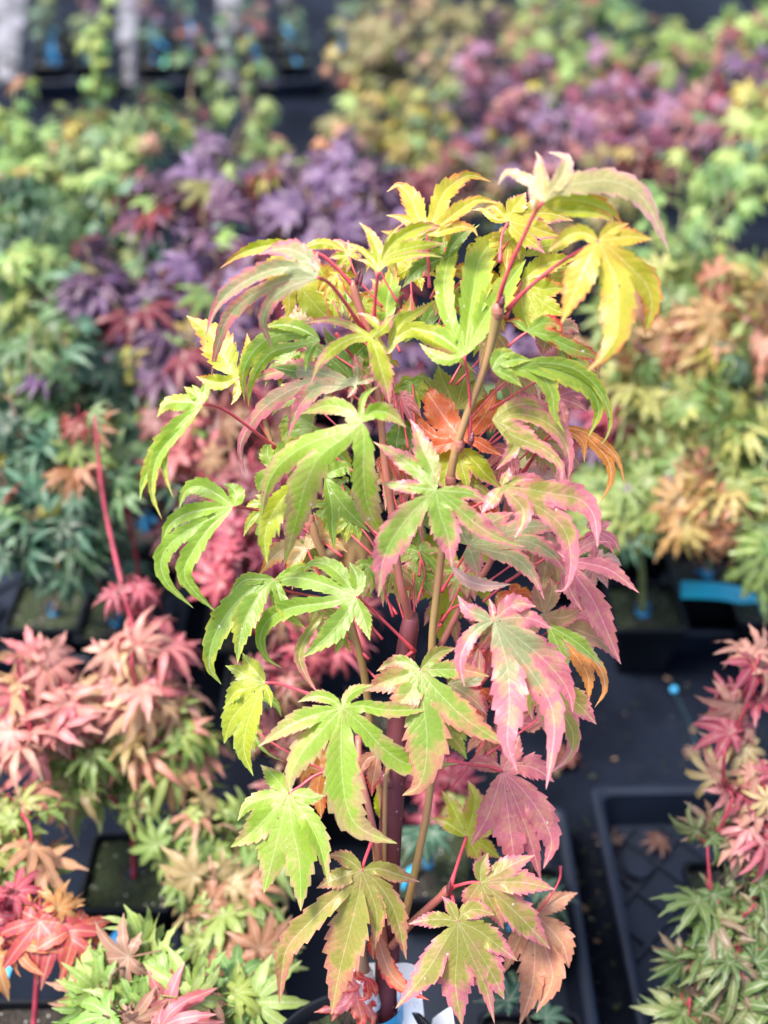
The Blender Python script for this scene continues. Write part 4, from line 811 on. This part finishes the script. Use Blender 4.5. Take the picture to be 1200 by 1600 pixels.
# --- purple bank
grow('purple maple with big leaves left of centre', [(285, 310, 95, 45, 1.95, 30, 'purple'), (250, 345, 50, 26, 1.9, 10, 'purplered'), (320, 370, 80, 50, 1.9, 26, 'purple'), (350, 300, 50, 30, 1.95, 12, 'purplered')], under(300, 420, 1.95, 0, .05), 'palm', .105, M_FSTEM, 8)
grow('lavender purple maple behind the top of the foreground one', [(470, 290, 100, 60, 2.0, 50, 'purple'), (590, 290, 70, 50, 2.05, 26, 'purple'), (500, 360, 120, 60, 1.95, 56, 'purple'), (590, 360, 60, 60, 2.0, 20, 'purple'), (560, 440, 100, 60, 1.9, 40, 'purplered')], under(500, 420, 2.0, 0, .05), 'palm', .095, M_FSTEM, 9)
grow('dusky purple maple above the pink whip', [(160, 460, 55, 60, 1.75, 24, 'purple'), (220, 530, 80, 60, 1.75, 34, 'purple'), (330, 470, 100, 60, 1.8, 50, 'purple'), (400, 440, 80, 50, 1.85, 36, 'purplered'), (300, 560, 80, 50, 1.7, 34, 'purple')], under(250, 600, 1.8, 0, .05), 'palm', .105, M_FSTEM, 10)
grow('dark purple maple hidden behind the foreground leaves', [(440, 540, 110, 60, 1.8, 46, 'purplered'), (560, 560, 90, 70, 1.8, 36, 'purple'), (640, 640, 80, 70, 1.75, 26, 'purplered'), (380, 600, 70, 50, 1.7, 26, 'purplered')], under(460, 640, 1.8, 0, .05), 'palm', .1, M_RSTEM, 11)
grow('yellow green maple peeping between purple leaves', [(230, 605, 50, 30, 1.7, 14, 'yellow'), (200, 640, 60, 40, 1.7, 20, 'teal'), (160, 520, 30, 30, 1.8, 8, 'yellow'), (250, 640, 40, 60, 1.7, 22, 'green'), (240, 400, 60, 40, 1.95, 18, 'green'), (380, 380, 40, 30, 2.0, 12, 'teal')], under(220, 650, 1.75, 0, .1), 'palm', .075, M_GSTEM, 12)
# --- rose / magenta bank
grow('rosy maple behind the left side of the foreground one', [(330, 690, 80, 55, 1.55, 40, 'rose'), (420, 680, 60, 60, 1.55, 26, 'rose'), (300, 740, 60, 40, 1.5, 22, 'coral'), (400, 770, 80, 50, 1.5, 34, 'rose')], under(360, 830, 1.55, 0, .03), 'palm', .08, M_RSTEM, 13)
grow('dark crimson maple low behind the curling green ribbons', [(380, 830, 90, 50, 1.45, 40, 'magenta'), (450, 790, 80, 60, 1.45, 30, 'magenta'), (360, 895, 30, 36, 1.35, 10, 'hot', .9), (290, 830, 60, 50, 1.5, 18, 'rose'), (520, 840, 80, 60, 1.5, 26, 'rose')], under(400, 960, 1.5, 0, .02), 'palm', .085, M_RSTEM, 14)
grow('hot pink seedling in the dark gap behind the trunk', [(520, 1000, 50, 34, 1.35, 16, 'hot'), (545, 975, 30, 30, 1.35, 8, 'hot'), (480, 1040, 40, 30, 1.33, 10, 'hot'), (430, 1060, 30, 40, 1.3, 10, 'rose'), (430, 960, 30, 40, 1.35, 8, 'rose')], under(510, 1060, 1.35, 0, .02), 'curl', .07, M_RSTEM, 15, pots=.045)
grow('dull rose maple behind the lower trunk', [(500, 1150, 90, 60, 1.35, 26, 'rose'), (450, 1180, 60, 60, 1.35, 18, 'rose'), (690, 1230, 50, 40, 1.45, 14, 'magenta'), (680, 1290, 40, 30, 1.45, 8, 'magenta')], (-.03, 1.06), 'palm', .07, M_RSTEM, 16, pots=.045)
grow('pink maple showing through the right of the foreground crown', [(970, 620, 40, 26, 1.75, 8, 'magenta', 1.2), (985, 670, 45, 30, 1.7, 9, 'magenta', 1.2), (900, 640, 80, 70, 1.75, 26, 'mauve'), (860, 740, 80, 60, 1.7, 26, 'rose'), (760, 600, 70, 60, 1.75, 18, 'purple'), (830, 560, 50, 40, 1.8, 12, 'purple')], under(900, 760, 1.75, 0, .03), 'palm', .085, M_RSTEM, 17)
# --- far middle and right
grow('tan and olive feathery maple at the top centre', [(640, 30, 90, 40, 2.9, 60, 'tan'), (620, 90, 90, 50, 2.85, 70, 'tan'), (680, 140, 60, 40, 2.8, 36, 'tan'), (560, 60, 40, 40, 2.9, 20, 'tan'), (540, 100, 30, 30, 2.9, 12, 'peach')], under(640, 140, 2.85, 0, .1), 'dissect', .075, M_FSTEM, 18)
grow('yellow maple below the tan one', [(620, 200, 60, 36, 2.5, 30, 'yellow'), (660, 240, 70, 36, 2.45, 36, 'yellow'), (590, 170, 50, 40, 2.55, 20, 'yellow'), (560, 210, 60, 40, 2.45, 20, 'tan'), (690, 180, 50, 50, 2.5, 20, 'green'), (520, 220, 30, 30, 2.4, 8, 'peach')], under(630, 250, 2.5, 0, .08), 'palm', .075, M_GSTEM, 19)
grow('smoky mauve maple right of the tan one', [(790, 110, 80, 50, 2.6, 50, 'mauve'), (770, 170, 80, 50, 2.55, 50, 'purple'), (830, 200, 90, 50, 2.5, 56, 'mauve'), (760, 230, 60, 40, 2.45, 30, 'purple')], under(800, 220, 2.6, 0, .08), 'palm', .075, M_FSTEM, 20)
grow('dusty pink maple at upper right with dense leaves', [(1000, 160, 100, 50, 2.4, 70, 'mauve'), (960, 220, 100, 45, 2.3, 60, 'mauve'), (1080, 210, 80, 60, 2.35, 60, 'mauve'), (1010, 260, 90, 30, 2.25, 40, 'rose')], under(1010, 260, 2.4, 0, .08), 'palm', .075, M_RSTEM, 21)
grow('plum maple at the right edge near the top', [(1170, 130, 50, 60, 2.3, 36, 'purple'), (1130, 180, 60, 50, 2.3, 36, 'mauve'), (1180, 220, 40, 50, 2.2, 20, 'limepink'), (1190, 170, 30, 40, 2.2, 10, 'yellow')], under(1160, 230, 2.3, 0, .08), 'palm', .085, M_RSTEM, 22)
grow('pale green maple along the top right edge', [(920, 30, 80, 40, 3.0, 54, 'green'), (1010, 60, 80, 50, 2.9, 54, 'green'), (1100, 90, 90, 50, 2.8, 60, 'limepink'), (1180, 60, 50, 60, 2.8, 36, 'limepink'), (940, 110, 70, 40, 2.85, 36, 'pinkgreen')], under(1020, 120, 2.95, 0, .1), 'palm', .08, M_GSTEM, 23)
grow('ochre green maple between the tan maple and the top right edge', [(770, 40, 60, 36, 3.1, 30, 'tan'), (840, 60, 60, 40, 3.0, 34, 'pinkgreen'), (880, 100, 60, 50, 2.9, 36, 'pinkgreen'), (850, 10, 50, 30, 3.1, 16, 'green'), (740, 90, 40, 40, 2.9, 16, 'rose')], under(830, 120, 3.0, 0, .1), 'palm', .075, M_FSTEM, 24)
grow('brown and green maple beside the dusty pink one', [(880, 280, 90, 50, 2.3, 44, 'mauve'), (760, 290, 70, 40, 2.35, 24, 'tan'), (930, 330, 70, 50, 2.2, 30, 'tan'), (700, 260, 50, 40, 2.35, 16, 'rose')], under(860, 340, 2.3, 0, .06), 'palm', .075, M_FSTEM, 25)
grow('light green small leaved maple under the plum one', [(1060, 320, 60, 50, 2.0, 30, 'lime', .85), (1110, 360, 50, 60, 1.95, 26, 'lime', .85), (1180, 290, 40, 60, 2.05, 26, 'lime'), (1130, 290, 50, 30, 2.05, 16, 'green'), (1050, 390, 50, 30, 1.9, 12, 'lime', .85)], under(1100, 380, 2.0, 0, .06), 'palm', .065, M_GSTEM, 26)
grow('lace leaf maple with peach tips above the cyan label', [(1060, 460, 90, 50, 1.75, 40, 'lace'), (1000, 480, 50, 50, 1.8, 20, 'lace'), (1060, 535, 80, 36, 1.66, 34, 'peach'), (1140, 530, 70, 40, 1.64, 32, 'peach'), (1150, 455, 50, 36, 1.72, 20, 'peach'), (1180, 590, 50, 60, 1.68, 24, 'lace'), (1190, 420, 30, 40, 1.75, 10, 'lace')], xy(1105, 900), 'dissect', .115, M_GSTEM, 27, droop=.9)
grow('lace leaf maple in the left pot of the right hand tray', [(1000, 560, 50, 40, 1.7, 16, 'lace'), (1030, 640, 70, 60, 1.62, 34, 'lace'), (970, 800, 60, 60, 1.6, 26, 'lace'), (1030, 760, 70, 50, 1.58, 30, 'lace'), (1060, 690, 60, 40, 1.6, 20, 'tan'), (960, 740, 40, 60, 1.65, 14, 'lace')], xy(1008, 950), 'dissect', .115, M_GSTEM, 28, droop=.9, rad=.006)
grow('peach tipped lace leaf maple at the right edge', [(1120, 640, 60, 50, 1.6, 26, 'lace'), (1170, 700, 60, 50, 1.55, 26, 'lace'), (1110, 780, 50, 30, 1.5, 16, 'peach'), (1115, 815, 44, 22, 1.48, 10, 'peach'), (1180, 780, 40, 50, 1.5, 20, 'lace'), (1196, 850, 24, 36, 1.48, 8, 'lace'), (1120, 730, 60, 30, 1.55, 16, 'lace')], xy(1200, 940), 'dissect', .115, M_GSTEM, 29, droop=.9, rad=.005)
# --- nearer plants
t5 = grow('coral pink maple left of the foreground one, with tall crimson whip', [(205, 925, 34, 30, 1.311, 8, 'hot', .9), (60, 1030, 34, 34, 1.266, 13, 'coral'), (35, 1075, 30, 26, 1.266, 10, 'coral'), (220, 1010, 50, 34, 1.288, 18, 'coral'), (100, 1110, 60, 36, 1.266, 29, 'coral'), (215, 1090, 70, 36, 1.288, 35, 'coral'), (50, 1150, 40, 34, 1.243, 17, 'coral'), (280, 1130, 40, 36, 1.299, 18, 'coralgreen'), (150, 1170, 90, 34, 1.288, 37, 'coralgreen'), (270, 1190, 60, 36, 1.311, 27, 'coralgreen'), (120, 1225, 60, 34, 1.299, 21, 'pinkgreen'), (210, 1240, 50, 26, 1.311, 13, 'pinkgreen')], xy(205, 1360, .105), 'mix', .085, M_RSTEM, 30, face=.35)
mm = MB(); S, _ = spline([at(222, 1040, 1.29), at(200, 950, 1.31), at(178, 860, 1.33), at(160, 770, 1.34), at(148, 650, 1.34)], 16); mm.tube(S, [.0034 - .0001 * k for k in range(17)], 8); mm.obj('stem', M_RSTEM, t5, True)
grow('orange flushed maple behind the tip of the crimson whip', [(125, 655, 45, 36, 1.42, 9, 'orgreen'), (160, 700, 50, 44, 1.44, 12, 'pinkgreen'), (130, 730, 50, 50, 1.46, 12, 'orgreen'), (185, 740, 40, 40, 1.46, 8, 'green')], under(200, 900, 1.5), 'palm', .065, M_RSTEM, 31, pots=.04)
grow('cream and green maple at the left edge with orange red leaves', [(20, 1260, 50, 40, 1.210, 14, 'coralgreen'), (30, 1320, 50, 50, 1.188, 18, 'coralgreen'), (50, 1380, 40, 30, 1.188, 8, 'pinkgreen'), (70, 1430, 60, 30, 1.100, 9, 'fire', 1.1), (10, 1420, 30, 40, 1.100, 7, 'hot'), (10, 1480, 20, 30, 1.100, 4, 'fire')], under(20, 1480, 1.05, -.03, .02), 'palm', .085, M_RSTEM, 32)
grow('green maple with blush pink tips between the coral maple and the foreground pot', [(330, 1290, 50, 50, 1.288, 20, 'pinkgreen'), (270, 1320, 40, 30, 1.277, 8, 'pinkgreen'), (400, 1330, 50, 60, 1.288, 20, 'pinkgreen'), (340, 1390, 70, 50, 1.236, 28, 'pinkgreen'), (370, 1450, 70, 50, 1.215, 26, 'pinkgreen'), (400, 1510, 50, 50, 1.195, 14, 'pinkgreen'), (310, 1440, 40, 30, 1.215, 8, 'limepink')], under(370, 1480, 1.22, 0, .04), 'palm', .08, M_FSTEM, 33, pots=.045)
grow('bright lime maple at the bottom edge left of the foreground pot', [(210, 1510, 60, 40, 1.080, 16, 'limepink'), (250, 1560, 80, 40, 1.058, 22, 'limepink'), (160, 1560, 40, 50, 1.080, 12, 'limepink'), (340, 1570, 60, 40, 1.080, 14, 'lime'), (240, 1600, 60, 30, 1.037, 10, 'coral'), (190, 1600, 50, 30, 1.037, 8, 'limepink')], under(240, 1650, 1.0, 0, .03), 'palm', .085, M_FSTEM, 34)
grow('pink stemmed maple at lower right, pink shoots over grey green leaves', [(1178, 1040, 26, 22, 1.188, 8, 'pinkseed'), (1160, 1090, 26, 20, 1.188, 7, 'pinkseed'), (1148, 1150, 26, 26, 1.188, 8, 'pinkseed'), (1190, 1230, 36, 34, 1.155, 14, 'pinkseed'), (1130, 1230, 22, 26, 1.166, 6, 'pinkseed'), (1118, 1310, 36, 30, 1.166, 9, 'pinkgrey'), (1190, 1310, 34, 36, 1.155, 13, 'pinkseed'),
    (1120, 1420, 44, 30, 1.155, 13, 'pinkgrey'), (1178, 1400, 34, 40, 1.155, 14, 'pinkgrey'), (1080, 1500, 44, 26, 1.144, 12, 'pinkgrey'), (1150, 1490, 46, 40, 1.133, 22, 'pinkgrey'), (1075, 1570, 36, 24, 1.133, 10, 'pinkgrey'), (1145, 1580, 60, 34, 1.122, 22, 'pinkgrey')], (.395, .80), 'mix', .076, M_RSTEM, 35, rad=.0035, face=.4)
# single-stem potted seedlings, mostly pot and tag, filling the trays
def seedling(label, x, y, z0=.006, n=6, pal='teal', seed=1, group='small potted seedlings', hgt=.16, s=.05, mat=None, size=.05):
    rnd = random.Random(seed); T = empty('potted_seedling', (x, y, z0)); tag(T, label, 'potted plant', group)
    sq_pot(T, x, y, z0, s, .09 if z0 < .1 else .1, rnd=rnd); b0 = Vector((x, y, z0 + .075)); lean = Vector((rnd.uniform(-.02, .02), rnd.uniform(-.02, .02), hgt))
    S, _ = spline([b0, b0 + lean * .5 + Vector((.004, 0, 0)), b0 + lean], 8); mm = MB(); mm.tube(S, [.003 - .0002 * k for k in range(9)], 6); mm.obj('stem', mat or M_FSTEM, T, True)
    band(T, S[1], .006, .014, rnd=rnd)
    if rnd.random() < .5: band(T, S[2] + Vector((0, 0, .004)), .007, .01, rnd=rnd)
    for i in range(n):
        a = rnd.uniform(0, 6.28); Y = Vector((math.cos(a), math.sin(a), rnd.uniform(-.5, .2))).normalized(); Z = Vector((0, -.3, 1)); Z = (Z - Y * Z.dot(Y)).normalized(); X = Y.cross(Z); sc = size * rnd.uniform(.5, .9)
        pos = S[rnd.randint(4, 8)] + Y * sc * .6
        o = bpy.data.objects.new('leaf', rnd.choice(TPL['palm'])); COL.objects.link(o); o.parent = T
        o.matrix_local = Matrix.Translation(pos - T.location) @ Matrix((X, Y, Z)).transposed().to_4x4() @ Matrix.Diagonal((sc, sc, sc, 1)); c = rnd.choice(PAL[pal]); o.color = (*c, 1)
    return T
sp_ = 0
rows = [('back', .42), ('middle', .27), ('front', .12)]
for c, wd, lb in FARC:
    nm = lb
    for rn_, dy in (('back', .17), ('middle', 0), ('front', -.17)):
        for k in range(2):
            sp_ += 1; ox = wd * (-.24 + .48 * k); ca, sa = math.cos(R(FAR_ROT)), math.sin(R(FAR_ROT))
            seedling('%s seedling, %s row, %s' % (('left', 'right')[k], rn_, nm), c.x + ox * ca - dy * sa, c.y + ox * sa + dy * ca, n=7, pal=('teal', 'green', 'rose', 'teal', 'purple')[sp_ % 5], seed=sp_, hgt=.15 + .02 * (sp_ % 3), s=.05)
for i, (x, y, lb, pal) in enumerate(((-.66, 1.34, 'bare stemmed seedling in the front left corner of the left tray', 'teal'), (-.375, 1.32, 'seedling in the front right corner of the left tray', 'teal'), (-.38, 1.5, 'seedling behind the front right corner of the left tray', 'teal'),
        (.52, 1.46, 'dark seedling behind the cyan label', 'teal'), (.41, 1.50, 'seedling at the back left of the right hand tray', 'green'), (-.17, .60, 'seedling beside the round pot, left', 'green'), (-.16, .84, 'seedling pot at the back left of the foreground tray', 'teal'),
        (.05, .86, 'seedling pot behind the foreground trunk', 'teal'), (.15, .80, 'mossy pot at the back right of the foreground tray', 'teal'), (.15, .62, 'dark pot right of the foreground pot', 'teal'))):
    seedling(lb, x, y, n=3 if i > 4 else 5, pal=pal, seed=60 + i, hgt=.12, s=.05)
# --- small things
def label_strip(name, label, a, b, wd, mat, cat='plant label', lift=0):
    a, b = Vector(a), Vector(b); d = (b - a).normalized(); sd = Vector((0, 0, 1)).cross(d).normalized() * wd / 2; m = MB(); vs = []
    for s in (0, .0012):
        for k in range(9):
            c = a.lerp(b, k / 8) + Vector((0, 0, lift * math.sin(k / 8 * 3.14) + s)); h_ = sd * (1 if k < 7 else 1 - (k - 6) * .35)
            vs += [c + h_, c - h_]
    f = [(2 * k, 2 * k + 1, 2 * k + 3, 2 * k + 2) for k in range(8)]; f2 = [tuple(i + 18 for i in q)[::-1] for q in f]
    sides = [(2 * k, 2 * k + 2, 2 * k + 20, 2 * k + 18) for k in range(8)] + [(2 * k + 1, 2 * k + 19, 2 * k + 21, 2 * k + 3) for k in range(8)] + [(0, 18, 19, 1), (16, 17, 35, 34)]
    m.add(vs, f + f2 + sides); o = m.obj(name, mat, None, False, a); tag(o, label, cat); return o
label_strip('plant_label', 'wide cyan plastic label lying across the pots at right', gnd(1064, 922, .15), gnd(1188, 938, .15), .036, M_CYAN, lift=.006)
cy_ = [o for o in COL.objects if o.name == 'plant_label'][0]; m = MB(); rw = random.Random(4)
for k in range(9):
    p0 = gnd(1146 + rw.uniform(0, 18), 926 + rw.uniform(0, 14), .1585); m.tube([p0, p0 + Vector((rw.uniform(-.004, .004), rw.uniform(-.004, .004), 0))], [.0005, .0005], 5)
m.obj('label_writing', plain('dark_teal_ink', (.01, .12, .2), .5, .2, 50), cy_, False)
label_strip('plant_label', 'red plastic label behind the foreground crown', gnd(396, 978, .14), gnd(560, 976, .14), .03, M_RED, lift=.004)
label_strip('plant_label', 'blue strip label on the soil of the lower left pots', gnd(165, 1495, .11), gnd(216, 1440, .11), .014, M_BLUE, lift=.01)
label_strip('plant_label', 'small blue label on the soil at the left edge', gnd(0, 1545, .09), gnd(16, 1500, .09), .01, M_BLUE)
q = gnd(1052, 1083); e = gnd(1088, 1170); PG_ = empty('ground_peg', q); tag(PG_, 'small blue peg with a thread on the bare fabric at right', 'ground peg')
m = MB(); m.tube([q + Vector((0, 0, .001)), q + Vector((0, 0, .005)), q + Vector((0, 0, .009)), q + Vector((0, 0, .011))], [.003, .005, .0055, .004], 14); m.obj('peg_head', M_BLUE, PG_, True)
m = MB(); S, _ = spline([q + Vector((0, 0, .004)), q.lerp(e, .5) + Vector((.004, 0, .003)), e + Vector((0, 0, .003))], 12); m.tube(S, [.0005] * 13, 5)
m.obj('thread', plain('dull_teal_thread', (.02, .07, .08), .7, .2, 40), PG_, True)
def fallen(px, py, col, lb, s=.03, a=0, z=.006, kind='palm'):
    q = gnd(px, py, z); o = bpy.data.objects.new('fallen_leaf', TPL[kind][1]); COL.objects.link(o); o.matrix_local = Matrix.Translation(q + Vector((0, 0, .006))) @ Matrix.Rotation(a, 4, 'Z') @ Matrix.Diagonal((s, s, s * .5, 1)); o.color = (*K(*col), 1); tag(o, lb, 'leaf')
fallen(1086, 1180, (214, 160, 136), 'pale buff fallen leaf on the fabric below the blue peg', .02, 1.4)
fallen(958, 1320, (120, 84, 72), 'brown fallen leaf on the floor of the open tray', .03, .4, .014)
fallen(1030, 1315, (150, 90, 70), 'russet fallen leaf beside the pink stemmed maple in the open tray', .03, 2.4, .014)
fallen(890, 1190, (150, 70, 50), 'rust brown fallen leaf on the fabric beside the foreground crown', .04, 1, .01)
m = MB(); q = gnd(997, 1356, .012); m.tube([q, q + Vector((0, 0, .0035))], [.017, .0165], 24); tag(m.obj('tray_disc', M_TRAY, None, False, q), 'round raised disc on the floor of the open tray', 'disc')
label_strip('green_clip', 'bright green clip hanging in front of the second far tray', gnd(255, 105, .09), gnd(262, 85, .12), .012, M_TEAL, 'clip')

# spilled compost, leaf litter and grit on the fabric between the trays
def litter(name, label, n, region, mat, smin, smax, seed):
    rnd = random.Random(seed); m = MB()
    for k in range(n):
        x0, x1, y0, y1 = region[k % len(region)]; c = Vector((rnd.uniform(x0, x1), rnd.uniform(y0, y1), .003)); s_ = rnd.uniform(smin, smax) * rnd.random()
        M = Matrix.Rotation(rnd.uniform(0, 6), 4, Vector((rnd.random() * .4, rnd.random() * .4, 1)).normalized())
        m.box(c, (s_, s_ * rnd.uniform(.3, 1.2), s_ * .35), M)
    tag(m.obj(name, mat, None, False), label, kind='stuff')
REG = [(.22, .9, .99, 1.28), (.225, .27, .4, 1.0), (-.33, -.24, .4, 1.2), (-.7, .2, .98, 1.22), (-1.6, 1.2, 2.2, 3.5)]
litter('spilled_compost', 'dark crumbs of compost scattered on the weed fabric', 1100, REG, M_SOIL, .002, .009, 3)
litter('leaf_crumbs', 'pale brown crumbs of dry leaf on the weed fabric', 90, REG, plain('dry_leaf_litter', (.16, .10, .06), .8, .4, 50), .003, .016, 4)
